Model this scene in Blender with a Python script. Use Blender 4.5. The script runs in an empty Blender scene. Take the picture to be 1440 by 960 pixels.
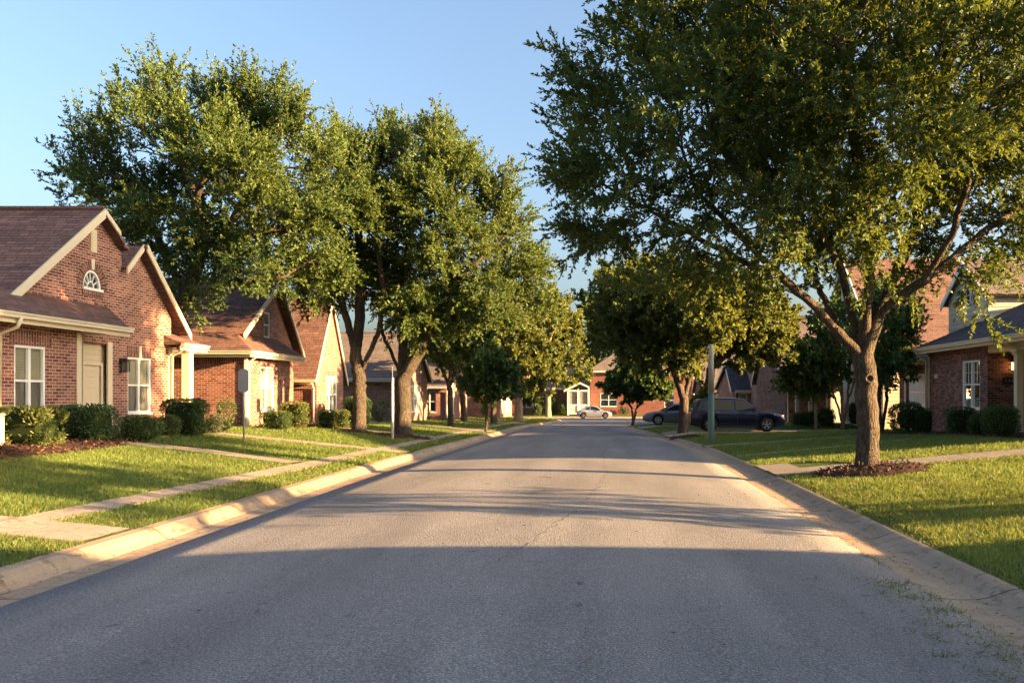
import bpy, bmesh, math, random
import numpy as np
from mathutils import Vector, Matrix
from mathutils.geometry import tessellate_polygon

SC = bpy.context.scene
COL = SC.collection
random.seed(7)

# ------------------------------------------------------------------ camera constants (photo 1440 x 960)
CAM_H = 1.9
FPX = 1100.0
VX, VY = 851.0, 555.0          # vanishing point of the street in the photo

# ------------------------------------------------------------------ terrain
def smooth(t):
    t = np.clip(t, 0.0, 1.0)
    return t * t * (3 - 2 * t)

def zr(Y):
    """height of the street along its length: it falls gently away"""
    Y = np.asarray(Y, dtype=float)
    t = np.clip(Y - 16.0, 0, None)
    t = np.where(t < 8, t * t / 16.0, t - 4.0)
    return -0.0118 * np.minimum(t, 76.0)

YL_END, YR_END = 82.0, 61.0
def road_L(Y):
    return -5.43 + 1.5 * smooth((np.asarray(Y, dtype=float) - 54) / 20)
def road_R(Y):
    return 3.11 - 1.9 * smooth((np.asarray(Y, dtype=float) - 26) / 30)

GW_L, GW_R = 0.75, 0.80
def back_L(Y):
    Y = np.asarray(Y, dtype=float)
    a = np.clip(Y - (YL_END - 4), 0, 3.999)
    return road_L(Y) - GW_L - (4 - np.sqrt(16 - a * a))
def back_R(Y):
    Y = np.asarray(Y, dtype=float)
    a = np.clip(Y - (YR_END - 4), 0, 3.999)
    return road_R(Y) + GW_R + (4 - np.sqrt(16 - a * a))

def bump(Y, a, b, e=0.8):
    return smooth((Y - a + e) / e) * (1 - smooth((Y - b) / e))

def lawn_z(X, Y):
    X = np.asarray(X, dtype=float); Y = np.asarray(Y, dtype=float)
    dl = np.clip(back_L(Y) - X, 0, 60)
    dr = np.clip(X - back_R(Y), 0, 60)
    sl = 0.092 - 0.045 * smooth((Y - 34) / 26)
    srr = 0.088 - 0.036 * smooth((Y - 23) / 9)
    fl = sl * np.minimum(dl, 7.0) + 0.01 * np.clip(dl - 7, 0, 10)
    fr = srr * np.minimum(dr, 7.0) + 0.01 * np.clip(dr - 7, 0, 10)
    w = np.maximum(bump(Y, 37.4, 43.2), bump(Y, 49.0, 54.5))
    fr = fr * (1 - w) + w * 0.17 * smooth(dr / 1.4)
    z = zr(Y) + np.where(X < -1, 0.13 + fl, 0.066 + fr)
    far = zr(Y) + 0.13 + 0.04 * np.clip(Y - 94, 0, 12)
    return np.where(Y > 93.5, far, z)

def ground_z(X, Y):
    """lawn or road height at a point (floats)"""
    if Y < 93.5 and back_L(min(Y, YL_END)) < X < back_R(min(Y, YR_END)):
        return float(zr(Y))
    if (X < 0 and YL_END < Y < 93.5) or (X > 0 and YR_END < Y < 93.5):
        return float(zr(Y))
    return float(lawn_z(X, Y))

def hit(px, py):
    """point of the ground seen at a place in the photo"""
    k = (px - VX) / FPX; s = (py - VY) / FPX
    Y = 3.0
    while Y < 140:
        if CAM_H - s * Y <= ground_z(k * Y, Y):
            break
        Y += 0.04
    return k * Y, Y, ground_z(k * Y, Y)

def at(px, py, Y):
    return Vector(((px - VX) * Y / FPX, Y, CAM_H - (py - VY) * Y / FPX))

# ------------------------------------------------------------------ objects and tags
def link(o, parent=None):
    COL.objects.link(o)
    if parent is not None:
        o.parent = parent
    return o

def tag(o, label=None, cat=None, group=None, kind=None):
    if label: o['label'] = label
    if cat: o['category'] = cat
    if group: o['group'] = group
    if kind: o['kind'] = kind
    return o

def thing(name, label, cat, loc=(0, 0, 0), group=None, rotz=0.0):
    o = bpy.data.objects.new(name, None)
    o.empty_display_size = 0.3
    o.location = loc
    o.rotation_euler = (0, 0, rotz)
    link(o)
    return tag(o, label, cat, group)

class MB:
    def __init__(s):
        s.v = []; s.f = []; s.m = []; s.uvs = {}
    def poly(s, pts, mi=0, uv=None):
        n = len(s.v)
        s.v.extend([tuple(p) for p in pts])
        if uv: s.uvs[len(s.f)] = uv
        s.f.append(tuple(range(n, n + len(pts)))); s.m.append(mi)
    def hexa(s, p, mi=0):
        n = len(s.v)
        s.v.extend([tuple(q) for q in p])
        for q in ((0, 3, 2, 1), (4, 5, 6, 7), (0, 1, 5, 4), (1, 2, 6, 5), (2, 3, 7, 6), (3, 0, 4, 7)):
            s.f.append(tuple(n + i for i in q)); s.m.append(mi)
    def box(s, x0, x1, y0, y1, z0, z1, mi=0):
        s.hexa([(x0, y0, z0), (x1, y0, z0), (x1, y1, z0), (x0, y1, z0), (x0, y0, z1), (x1, y0, z1), (x1, y1, z1), (x0, y1, z1)], mi)
    def obox(s, fr, u0, u1, z0, z1, d0, d1, mi=0):
        s.hexa([fr(u0, z0, d0), fr(u1, z0, d0), fr(u1, z0, d1), fr(u0, z0, d1), fr(u0, z1, d0), fr(u1, z1, d0), fr(u1, z1, d1), fr(u0, z1, d1)], mi)
    def slab(s, pts, th, mi=0, mi_side=None):
        pts = [Vector(p) for p in pts]
        n = (pts[1] - pts[0]).cross(pts[2] - pts[0]).normalized()
        if n.z < 0:
            n = -n
        lo = [p - n * th for p in pts]
        k = len(pts); ms = mi if mi_side is None else mi_side
        s.poly(pts, mi); s.poly(lo[::-1], ms)
        for i in range(k):
            j = (i + 1) % k
            s.poly([pts[i], lo[i], lo[j], pts[j]], ms)
    def tube(s, pts, rad, n=8, mi=0, caps=True):
        pts = [Vector(p) for p in pts]
        if not hasattr(rad, '__len__'): rad = [rad] * len(pts)
        base = len(s.v); ref = None
        for i, p in enumerate(pts):
            d = (pts[min(i + 1, len(pts) - 1)] - pts[max(i - 1, 0)])
            d = d.normalized() if d.length > 1e-9 else Vector((0, 0, 1))
            if ref is None:
                ref = d.cross(Vector((0.31, 0.95, 0.05)))
                if ref.length < 1e-3: ref = d.cross(Vector((1, 0, 0)))
                ref.normalize()
            ref = (ref - d * ref.dot(d))
            if ref.length < 1e-6: ref = d.orthogonal()
            ref.normalize()
            q = d.cross(ref)
            for k in range(n):
                a = 2 * math.pi * k / n
                s.v.append(tuple(p + (ref * math.cos(a) + q * math.sin(a)) * rad[i]))
        for i in range(len(pts) - 1):
            for k in range(n):
                a = base + i * n + k; b = base + i * n + (k + 1) % n
                s.f.append((a, b, b + n, a + n)); s.m.append(mi)
        if caps:
            s.f.append(tuple(base + k for k in range(n))[::-1]); s.m.append(mi)
            s.f.append(tuple(base + (len(pts) - 1) * n + k for k in range(n))); s.m.append(mi)
    def lathe(s, c, prof, n=12, axis='z', mi=0, caps=True):
        """prof: list of (r, h) along the axis through c"""
        base = len(s.v); c = Vector(c)
        for r, h in prof:
            for k in range(n):
                a = 2 * math.pi * k / n
                if axis == 'z': s.v.append(tuple(c + Vector((r * math.cos(a), r * math.sin(a), h))))
                elif axis == 'y': s.v.append(tuple(c + Vector((r * math.cos(a), h, r * math.sin(a)))))
                else: s.v.append(tuple(c + Vector((h, r * math.cos(a), r * math.sin(a)))))
        for i in range(len(prof) - 1):
            for k in range(n):
                a = base + i * n + k; b = base + i * n + (k + 1) % n
                s.f.append((a, b, b + n, a + n)); s.m.append(mi)
        if caps:
            s.f.append(tuple(base + k for k in range(n))); s.m.append(mi)
            s.f.append(tuple(base + (len(prof) - 1) * n + k for k in range(n))); s.m.append(mi)
    def build(s, name, mats, parent=None, label=None, smooth_sh=False, local=False):
        if not isinstance(mats, (list, tuple)): mats = [mats]
        off = Vector((0, 0, 0))
        if parent is not None and not local:
            off = Vector(parent.location)
            if parent.parent is not None: off = off + Vector(parent.parent.location)
        me = bpy.data.meshes.new(name)
        me.from_pydata(s.v, [], s.f)
        me.update()
        uvl = me.uv_layers.new(name='UVMap')
        for pi, p in enumerate(me.polygons):
            p.material_index = s.m[pi]
            p.use_smooth = smooth_sh
            if pi in s.uvs:
                for k, li in enumerate(p.loop_indices): uvl.data[li].uv = s.uvs[pi][k]
                continue
            n = p.normal
            if abs(n.z) > 0.995:
                t = Vector((1, 0, 0)); b = Vector((0, 1, 0))
            else:
                t = Vector((0, 0, 1)).cross(n).normalized(); b = n.cross(t)
                if b.z < 0: b = -b
                if t.x + t.y < 0: t = -t
            for li in p.loop_indices:
                co = me.vertices[me.loops[li].vertex_index].co
                uvl.data[li].uv = (co.dot(t), co.dot(b))
        if off.length > 0:
            me.transform(Matrix.Translation(-off))
        for m in mats: me.materials.append(m)
        o = bpy.data.objects.new(name, me)
        link(o, parent)
        if label: o['label'] = label
        return o

def build_pieces(mb, name, mats, parent=None, label=None):
    """one object per connected piece of mb"""
    par = list(range(len(mb.v)))
    def find(a):
        while par[a] != a:
            par[a] = par[par[a]]; a = par[a]
        return a
    for f in mb.f:
        for q in f[1:]: par[find(q)] = find(f[0])
    groups = {}
    for i, f in enumerate(mb.f): groups.setdefault(find(f[0]), []).append(i)
    for fs in groups.values():
        m = MB(); mp = {}
        for i in fs:
            for q in mb.f[i]:
                if q not in mp: mp[q] = len(m.v); m.v.append(mb.v[q])
            if i in mb.uvs: m.uvs[len(m.f)] = mb.uvs[i]
            m.f.append(tuple(mp[q] for q in mb.f[i])); m.m.append(mb.m[i])
        m.build(name, mats, parent, label)

def np_mesh(name, verts, nper, mats, parent=None, tint=None, mat_idx=None, smooth_sh=False, loc=None):
    """mesh of separate n-gons: verts (N*nper,3)"""
    verts = np.ascontiguousarray(verts, dtype=np.float32)
    if loc is not None: verts = verts - np.array(loc, dtype=np.float32)
    N = len(verts) // nper
    me = bpy.data.meshes.new(name)
    me.vertices.add(N * nper); me.vertices.foreach_set('co', verts.ravel())
    me.loops.add(N * nper); me.loops.foreach_set('vertex_index', np.arange(N * nper, dtype=np.int32))
    me.polygons.add(N); me.polygons.foreach_set('loop_start', np.arange(0, N * nper, nper, dtype=np.int32))
    if tint is not None:
        at_ = me.attributes.new('tint', 'FLOAT', 'FACE'); at_.data.foreach_set('value', np.ascontiguousarray(tint, dtype=np.float32))
    if not isinstance(mats, (list, tuple)): mats = [mats]
    for m in mats: me.materials.append(m)
    if mat_idx is not None: me.polygons.foreach_set('material_index', np.ascontiguousarray(mat_idx, dtype=np.int32))
    me.update(calc_edges=True)
    o = bpy.data.objects.new(name, me)
    return link(o, parent)

def leaf_quads(P, D, L, W, rng, fold=0.25, side=None):
    """P base points, D unit directions -> (n*4,3) vertices of folded leaf quads"""
    n = len(P)
    r = rng.normal(size=(n, 3)) if side is None else side
    S = np.cross(D, r); S /= (np.linalg.norm(S, axis=1, keepdims=True) + 1e-9)
    Nn = np.cross(S, D)
    L = L[:, None]; W = W[:, None]
    mid = P + D * L * 0.55
    v = np.empty((n, 4, 3))
    v[:, 0] = P
    v[:, 1] = mid + S * W * 0.5 + Nn * W * fold
    v[:, 2] = P + D * L
    v[:, 3] = mid - S * W * 0.5 + Nn * W * fold
    return v.reshape(-1, 3)

# ------------------------------------------------------------------ materials
def mat(name, rough=0.8, spec=0.3):
    m = bpy.data.materials.new(name); m.use_nodes = True
    nt = m.node_tree; b = nt.nodes['Principled BSDF']
    b.inputs['Roughness'].default_value = rough
    b.inputs['Specular IOR Level'].default_value = spec
    return m, nt, b
def ramp(nt, fac, stops):
    r = nt.nodes.new('ShaderNodeValToRGB')
    e = r.color_ramp.elements
    while len(e) < len(stops): e.new(0.5)
    for i, (p, c) in enumerate(stops):
        e[i].position = p; e[i].color = (c[0], c[1], c[2], 1)
    nt.links.new(fac, r.inputs['Fac'])
    return r.outputs['Color']
def noise(nt, scale, detail=4, rough=0.55, coord=None, dist=0.0):
    n = nt.nodes.new('ShaderNodeTexNoise')
    n.inputs['Scale'].default_value = scale; n.inputs['Detail'].default_value = detail
    n.inputs['Roughness'].default_value = rough; n.inputs['Distortion'].default_value = dist
    if coord is not None: nt.links.new(coord, n.inputs['Vector'])
    return n.outputs['Fac']
def mixc(nt, fac, a, b, mode='MIX'):
    m = nt.nodes.new('ShaderNodeMix'); m.data_type = 'RGBA'; m.blend_type = mode
    for s, v in ((m.inputs['Factor'], fac), (m.inputs['A'], a), (m.inputs['B'], b)):
        if hasattr(v, 'is_output'): nt.links.new(v, s)
        elif isinstance(v, (int, float)): s.default_value = v
        else: s.default_value = (v[0], v[1], v[2], 1)
    return m.outputs['Result']
def math_(nt, op, a, b=None, c=None):
    m = nt.nodes.new('ShaderNodeMath'); m.operation = op
    for i, v in enumerate((a, b, c)):
        if v is None: continue
        if hasattr(v, 'is_output'): nt.links.new(v, m.inputs[i])
        else: m.inputs[i].default_value = v
    return m.outputs[0]
def bumpn(nt, bsdf, h, strength=0.4, dist=0.01):
    b = nt.nodes.new('ShaderNodeBump')
    b.inputs['Strength'].default_value = strength; b.inputs['Distance'].default_value = dist
    nt.links.new(h, b.inputs['Height']); nt.links.new(b.outputs['Normal'], bsdf.inputs['Normal'])
def pos(nt):
    return nt.nodes.new('ShaderNodeNewGeometry').outputs['Position']
def uvc(nt):
    return nt.nodes.new('ShaderNodeUVMap').outputs['UV']

def flat_mat(name, col, rough=0.6, spec=0.3, var=0.12, scale=3.0, metallic=0.0):
    m, nt, b = mat(name, rough, spec)
    n = noise(nt, scale, 5, 0.6, pos(nt))
    c = mixc(nt, n, [x * (1 - var) for x in col], [min(1, x * (1 + var)) for x in col])
    nt.links.new(c, b.inputs['Base Color']); b.inputs['Metallic'].default_value = metallic
    return m

def brick_mat(name, c1, c2, mortar, bw=0.22, rh=0.08, ms=0.009, rot=False, seed=0.0):
    m, nt, b = mat(name, 0.9, 0.15)
    uv = uvc(nt)
    mp = nt.nodes.new('ShaderNodeMapping')
    mp.inputs['Location'].default_value = (seed, 0.013, 0)
    if rot: mp.inputs['Rotation'].default_value = (0, 0, math.pi / 2)
    nt.links.new(uv, mp.inputs['Vector'])
    # wobble a little so courses are not ruler straight
    br = nt.nodes.new('ShaderNodeTexBrick')
    br.offset = 0.5
    br.inputs['Scale'].default_value = 1.0
    br.inputs['Brick Width'].default_value = bw; br.inputs['Row Height'].default_value = rh
    br.inputs['Mortar Size'].default_value = ms; br.inputs['Mortar Smooth'].default_value = 0.25
    br.inputs['Bias'].default_value = -0.1
    br.inputs['Color1'].default_value = (*c1, 1); br.inputs['Color2'].default_value = (*c2, 1)
    br.inputs['Mortar'].default_value = (*mortar, 1)
    nt.links.new(mp.outputs['Vector'], br.inputs['Vector'])
    p = pos(nt)
    n1 = noise(nt, 1.3, 5, 0.6, p)
    n2 = noise(nt, 30, 3, 0.6, p)
    c = mixc(nt, 1.0, br.outputs['Color'], ramp(nt, n1, [(0.3, (0.78, 0.76, 0.78)), (0.7, (1.12, 1.1, 1.06))]), 'MULTIPLY')
    c = mixc(nt, 0.5, c, ramp(nt, n2, [(0.35, (0.7, 0.7, 0.7)), (0.65, (1.2, 1.2, 1.2))]), 'MULTIPLY')
    nt.links.new(c, b.inputs['Base Color'])
    h = math_(nt, 'SUBTRACT', math_(nt, 'MULTIPLY', n2, 0.5), br.outputs['Fac'])
    bumpn(nt, b, h, 0.6, 0.008)
    return m

def shingle_mat(name, c1, c2, gap, seed=0.0):
    m, nt, b = mat(name, 0.92, 0.15)
    uv = uvc(nt)
    br = nt.nodes.new('ShaderNodeTexBrick'); br.offset = 0.37; br.offset_frequency = 2; br.squash = 0.8; br.squash_frequency = 3
    br.inputs['Scale'].default_value = 1.0
    br.inputs['Brick Width'].default_value = 0.33; br.inputs['Row Height'].default_value = 0.15
    br.inputs['Mortar Size'].default_value = 0.012; br.inputs['Mortar Smooth'].default_value = 0.3
    br.inputs['Color1'].default_value = (*c1, 1); br.inputs['Color2'].default_value = (*c2, 1); br.inputs['Mortar'].default_value = (*gap, 1)
    nt.links.new(uv, br.inputs['Vector'])
    p = pos(nt)
    n1 = noise(nt, 0.9, 5, 0.65, p); n2 = noise(nt, 45, 2, 0.6, p)
    mp = nt.nodes.new('ShaderNodeMapping'); mp.inputs['Scale'].default_value = (0.35, 6.5, 1); nt.links.new(uv, mp.inputs['Vector'])
    n3 = noise(nt, 1.0, 3, 0.6, mp.outputs['Vector'])
    c = mixc(nt, 1.0, br.outputs['Color'], ramp(nt, n1, [(0.3, (0.8, 0.8, 0.82)), (0.7, (1.18, 1.14, 1.1))]), 'MULTIPLY')
    c = mixc(nt, 0.7, c, ramp(nt, n3, [(0.35, (0.72, 0.72, 0.74)), (0.65, (1.25, 1.22, 1.2))]), 'MULTIPLY')
    c = mixc(nt, 0.5, c, ramp(nt, n2, [(0.35, (0.65, 0.65, 0.65)), (0.65, (1.25, 1.25, 1.25))]), 'MULTIPLY')
    nt.links.new(c, b.inputs['Base Color'])
    # sawtooth: each course lies over the one below
    sep = nt.nodes.new('ShaderNodeSeparateXYZ'); nt.links.new(uv, sep.inputs[0])
    fr = math_(nt, 'FRACT', math_(nt, 'DIVIDE', sep.outputs['Y'], 0.15))
    h = math_(nt, 'SUBTRACT', math_(nt, 'SUBTRACT', 1.0, fr), math_(nt, 'MULTIPLY', br.outputs['Fac'], 0.5))
    bumpn(nt, b, math_(nt, 'ADD', h, math_(nt, 'MULTIPLY', n2, 0.25)), 0.7, 0.012)
    return m

def leaf_mat(name, dark, light, trans, tmix=0.4, rough=0.55):
    m, nt, b = mat(name, rough, 0.25)
    a = nt.nodes.new('ShaderNodeAttribute'); a.attribute_name = 'tint'
    c = ramp(nt, a.outputs['Fac'], [(0.0, dark), (0.6, light), (1.0, [min(1, x * 1.35) for x in light])])
    nt.links.new(c, b.inputs['Base Color'])
    t = nt.nodes.new('ShaderNodeBsdfTranslucent')
    nt.links.new(mixc(nt, a.outputs['Fac'], [x * 0.7 for x in trans], trans), t.inputs['Color'])
    mx = nt.nodes.new('ShaderNodeMixShader'); mx.inputs[0].default_value = tmix
    nt.links.new(b.outputs[0], mx.inputs[1]); nt.links.new(t.outputs[0], mx.inputs[2])
    nt.links.new(mx.outputs[0], nt.nodes['Material Output'].inputs['Surface'])
    return m

def bark_mat(name, dark, light, scale=1.0):
    m, nt, b = mat(name, 0.95, 0.1)
    p = pos(nt)
    mp = nt.nodes.new('ShaderNodeMapping'); mp.inputs['Scale'].default_value = (1, 1, 0.22); nt.links.new(p, mp.inputs['Vector'])
    n1 = noise(nt, 22 * scale, 6, 0.65, mp.outputs['Vector'], 0.6)
    n2 = noise(nt, 1.6, 4, 0.6, p)
    vo = nt.nodes.new('ShaderNodeTexVoronoi'); vo.inputs['Scale'].default_value = 26 * scale; vo.feature = 'DISTANCE_TO_EDGE'
    nt.links.new(mp.outputs['Vector'], vo.inputs['Vector'])
    c = ramp(nt, n1, [(0.3, dark), (0.68, light)])
    c = mixc(nt, 1.0, c, ramp(nt, n2, [(0.3, (0.75, 0.77, 0.75)), (0.7, (1.15, 1.1, 1.05))]), 'MULTIPLY')
    nt.links.new(c, b.inputs['Base Color'])
    h = math_(nt, 'ADD', n1, math_(nt, 'MINIMUM', math_(nt, 'MULTIPLY', vo.outputs['Distance'], 3.0), 0.6))
    bumpn(nt, b, h, 1.0, 0.06)
    return m

M = {}
M['brick'] = brick_mat('brick_red', (0.138, 0.048, 0.040), (0.324, 0.150, 0.110), (0.480, 0.372, 0.300))
M['brick_b'] = brick_mat('brick_russet', (0.125, 0.045, 0.037), (0.288, 0.125, 0.094), (0.425, 0.325, 0.263), seed=0.3)
M['brick_pink'] = brick_mat('brick_pink', (0.190, 0.081, 0.067), (0.347, 0.185, 0.151), (0.470, 0.381, 0.325), seed=0.7)
M['brick_dark'] = brick_mat('brick_brown', (0.062, 0.027, 0.025), (0.294, 0.144, 0.110), (0.338, 0.250, 0.206), seed=0.5)
M['brick_far'] = brick_mat('brick_far_red', (0.15, 0.060, 0.048), (0.21, 0.095, 0.075), (0.25, 0.16, 0.13), seed=0.2)
M['soldier'] = brick_mat('brick_soldier', (0.102, 0.041, 0.036), (0.228, 0.102, 0.079), (0.360, 0.264, 0.216), bw=0.33, rh=0.085, rot=True)
M['soldier_arch'] = brick_mat('brick_arch', (0.102, 0.041, 0.036), (0.228, 0.102, 0.079), (0.360, 0.264, 0.216), bw=0.33, rh=0.085)
M['roof_brown'] = shingle_mat('shingle_brown', (0.127, 0.076, 0.065), (0.195, 0.118, 0.099), (0.061, 0.037, 0.034))
M['roof_grey'] = shingle_mat('shingle_grey', (0.115, 0.098, 0.088), (0.165, 0.142, 0.126), (0.06, 0.05, 0.048))
M['roof_dark'] = shingle_mat('shingle_charcoal', (0.052, 0.048, 0.052), (0.088, 0.080, 0.084), (0.025, 0.023, 0.026))
M['roof_tan'] = shingle_mat('shingle_tan', (0.135, 0.080, 0.062), (0.19, 0.118, 0.092), (0.075, 0.046, 0.038))
M['cream'] = flat_mat('cream_trim', (0.60, 0.52, 0.38), 0.5, 0.35, 0.08)
M['white'] = flat_mat('white_trim', (0.74, 0.73, 0.70), 0.45, 0.4, 0.05)
M['siding'] = flat_mat('cream_siding', (0.56, 0.47, 0.34), 0.6, 0.25, 0.07)
M['siding_grey'] = flat_mat('stone_grey_siding', (0.56, 0.50, 0.40), 0.6, 0.25, 0.07)
M['soffit'] = flat_mat('soffit_tan', (0.33, 0.27, 0.19), 0.7, 0.2, 0.06)
M['garage'] = flat_mat('garage_door_white', (0.72, 0.72, 0.70), 0.5, 0.3, 0.04)
M['door'] = flat_mat('door_brown', (0.06, 0.03, 0.02), 0.4, 0.4, 0.15)
M['blackmetal'] = flat_mat('black_metal', (0.02, 0.02, 0.02), 0.45, 0.5, 0.2)
M['galv'] = flat_mat('galvanised_metal', (0.36, 0.37, 0.38), 0.45, 0.5, 0.15, 8, 0.6)
M['whitemetal'] = flat_mat('pale_metal', (0.66, 0.65, 0.62), 0.45, 0.5, 0.1, 8)
M['greenmetal'] = flat_mat('green_painted_metal', (0.075, 0.125, 0.095), 0.5, 0.4, 0.15, 5)
M['blind'] = flat_mat('pale_blind', (0.44, 0.43, 0.35), 0.8, 0.1, 0.06, 2)
M['screen'] = flat_mat('window_screen', (0.20, 0.20, 0.19), 0.8, 0.2, 0.1, 2)
M['stepbrick'] = brick_mat('step_brick', (0.26, 0.13, 0.10), (0.36, 0.20, 0.16), (0.4, 0.32, 0.27), bw=0.2, rh=0.1)
def glass_mat():
    m = bpy.data.materials.new('window_glass'); m.use_nodes = True
    nt = m.node_tree; nt.nodes.clear()
    out = nt.nodes.new('ShaderNodeOutputMaterial'); mx = nt.nodes.new('ShaderNodeMixShader')
    tr = nt.nodes.new('ShaderNodeBsdfTransparent'); gl = nt.nodes.new('ShaderNodeBsdfGlossy')
    tr.inputs['Color'].default_value = (0.95, 0.97, 0.96, 1); gl.inputs['Roughness'].default_value = 0.02
    fr = nt.nodes.new('ShaderNodeFresnel'); fr.inputs['IOR'].default_value = 1.55
    nt.links.new(math_(nt, 'ADD', math_(nt, 'MULTIPLY', fr.outputs[0], 1.3), 0.06), mx.inputs[0])
    nt.links.new(tr.outputs[0], mx.inputs[1]); nt.links.new(gl.outputs[0], mx.inputs[2])
    nt.links.new(mx.outputs[0], out.inputs['Surface'])
    return m
M['glass'] = glass_mat()
def car_glass_mat():
    m, nt, b = mat('tinted_glass', 0.06, 0.14); b.inputs['Base Color'].default_value = (0.012, 0.016, 0.018, 1); return m
M['carglass'] = car_glass_mat()
def paint(name, col, metallic=0.3, rough=0.3, spec=0.4, coat=0.25):
    m, nt, b = mat(name, rough, spec)
    n = noise(nt, 3, 4, 0.6, pos(nt))
    nt.links.new(mixc(nt, n, [x * 0.9 for x in col], [x * 1.1 for x in col]), b.inputs['Base Color'])
    b.inputs['Metallic'].default_value = metallic; b.inputs['Coat Weight'].default_value = coat; b.inputs['Coat Roughness'].default_value = 0.06
    return m
M['tyre'] = flat_mat('tyre_rubber', (0.02, 0.02, 0.021), 0.85, 0.2, 0.2)
M['rim'] = flat_mat('alloy', (0.62, 0.62, 0.63), 0.3, 0.5, 0.05, 5, 0.85)
M['red_lens'] = flat_mat('red_lens', (0.45, 0.02, 0.015), 0.15, 0.6, 0.1)
M['clear_lens'] = flat_mat('clear_lens', (0.7, 0.7, 0.72), 0.12, 0.7, 0.1)
M['blackplastic'] = flat_mat('black_plastic', (0.025, 0.025, 0.027), 0.6, 0.3, 0.1)
def lamp_mat():
    m, nt, b = mat('lit_lamp_glass', 0.3, 0.4)
    b.inputs['Base Color'].default_value = (0.9, 0.6, 0.3, 1)
    b.inputs['Emission Color'].default_value = (1.0, 0.45, 0.14, 1); b.inputs['Emission Strength'].default_value = 1.6
    return m
M['lit'] = lamp_mat()
M['lampglass'] = flat_mat('frosted_lamp_glass', (0.16, 0.15, 0.14), 0.2, 0.5, 0.1)

def asphalt_mat():
    m, nt, b = mat('asphalt', 0.88, 0.28)
    p = pos(nt)
    big = noise(nt, 0.35, 5, 0.6, p, 0.3)
    mp = nt.nodes.new('ShaderNodeMapping'); mp.inputs['Scale'].default_value = (1.0, 0.12, 1); nt.links.new(p, mp.inputs['Vector'])
    lane = noise(nt, 0.9, 4, 0.55, mp.outputs['Vector'])
    fine = noise(nt, 55, 3, 0.75, p)
    vo = nt.nodes.new('ShaderNodeTexVoronoi'); vo.inputs['Scale'].default_value = 48; nt.links.new(p, vo.inputs['Vector'])
    c = ramp(nt, big, [(0.3, (0.168, 0.168, 0.172)), (0.7, (0.218, 0.217, 0.220))])
    c = mixc(nt, 0.8, c, ramp(nt, lane, [(0.32, (0.74, 0.74, 0.755)), (0.68, (1.24, 1.23, 1.21))]), 'MULTIPLY')
    c = mixc(nt, 0.9, c, ramp(nt, fine, [(0.3, (0.45, 0.45, 0.47)), (0.5, (0.95, 0.95, 0.95)), (0.70, (1.85, 1.82, 1.8))]), 'MULTIPLY')
    c = mixc(nt, 0.7, c, ramp(nt, vo.outputs['Distance'], [(0.08, (2.0, 1.95, 1.9)), (0.22, (1.0, 1.0, 1.0)), (0.75, (0.6, 0.6, 0.6))]), 'MULTIPLY')
    # stains and pale dust patches
    st = noise(nt, 1.4, 6, 0.7, p, 1.2)
    c = mixc(nt, 1.0, c, ramp(nt, st, [(0.28, (0.55, 0.55, 0.57)), (0.36, (1, 1, 1)), (0.68, (1, 1, 1)), (0.8, (1.35, 1.3, 1.25))]), 'MULTIPLY')
    oil = noise(nt, 2.6, 3, 0.5, p, 0.4)
    c = mixc(nt, 1.0, c, ramp(nt, oil, [(0.24, (0.52, 0.52, 0.54)), (0.30, (1, 1, 1)), (0.74, (1, 1, 1)), (0.80, (0.72, 0.72, 0.73))]), 'MULTIPLY')
    nt.links.new(c, b.inputs['Base Color'])
    bumpn(nt, b, math_(nt, 'ADD', fine, math_(nt, 'MULTIPLY', vo.outputs['Distance'], 0.8)), 0.75, 0.012)
    return m
M['asphalt'] = asphalt_mat()

def concrete_mat(name, c1, c2, joint=3.0, stain=True):
    m, nt, b = mat(name, 0.9, 0.2)
    p = pos(nt); uv = uvc(nt)
    n1 = noise(nt, 0.8, 6, 0.65, p, 0.6); n2 = noise(nt, 60, 3, 0.7, p); n3 = noise(nt, 4.5, 6, 0.7, p, 1.5)
    c = ramp(nt, n1, [(0.3, c1), (0.7, c2)])
    c = mixc(nt, 0.75, c, ramp(nt, n2, [(0.3, (0.72, 0.72, 0.72)), (0.7, (1.22, 1.2, 1.18))]), 'MULTIPLY')
    if stain:
        c = mixc(nt, 1.0, c, ramp(nt, n3, [(0.32, (0.42, 0.38, 0.33)), (0.47, (0.95, 0.94, 0.92)), (0.8, (1.08, 1.06, 1.02))]), 'MULTIPLY')
    if joint:
        sep = nt.nodes.new('ShaderNodeSeparateXYZ'); nt.links.new(uv, sep.inputs[0])
        w = math_(nt, 'MULTIPLY', math_(nt, 'SUBTRACT', noise(nt, 3, 3, 0.6, p), 0.5), 0.06)
        fr = math_(nt, 'FRACT', math_(nt, 'DIVIDE', math_(nt, 'ADD', sep.outputs['X'], w), joint))
        j = math_(nt, 'LESS_THAN', fr, 0.022 / joint)
        c = mixc(nt, j, c, (0.045, 0.038, 0.032))
    nt.links.new(c, b.inputs['Base Color'])
    bumpn(nt, b, math_(nt, 'ADD', n2, n3), 0.35, 0.006)
    return m
M['kerb'] = concrete_mat('kerb_concrete', (0.24, 0.185, 0.14), (0.345, 0.275, 0.21), 3.05)
M['walk'] = concrete_mat('walk_concrete', (0.25, 0.215, 0.18), (0.33, 0.285, 0.24), 1.5)
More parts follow.
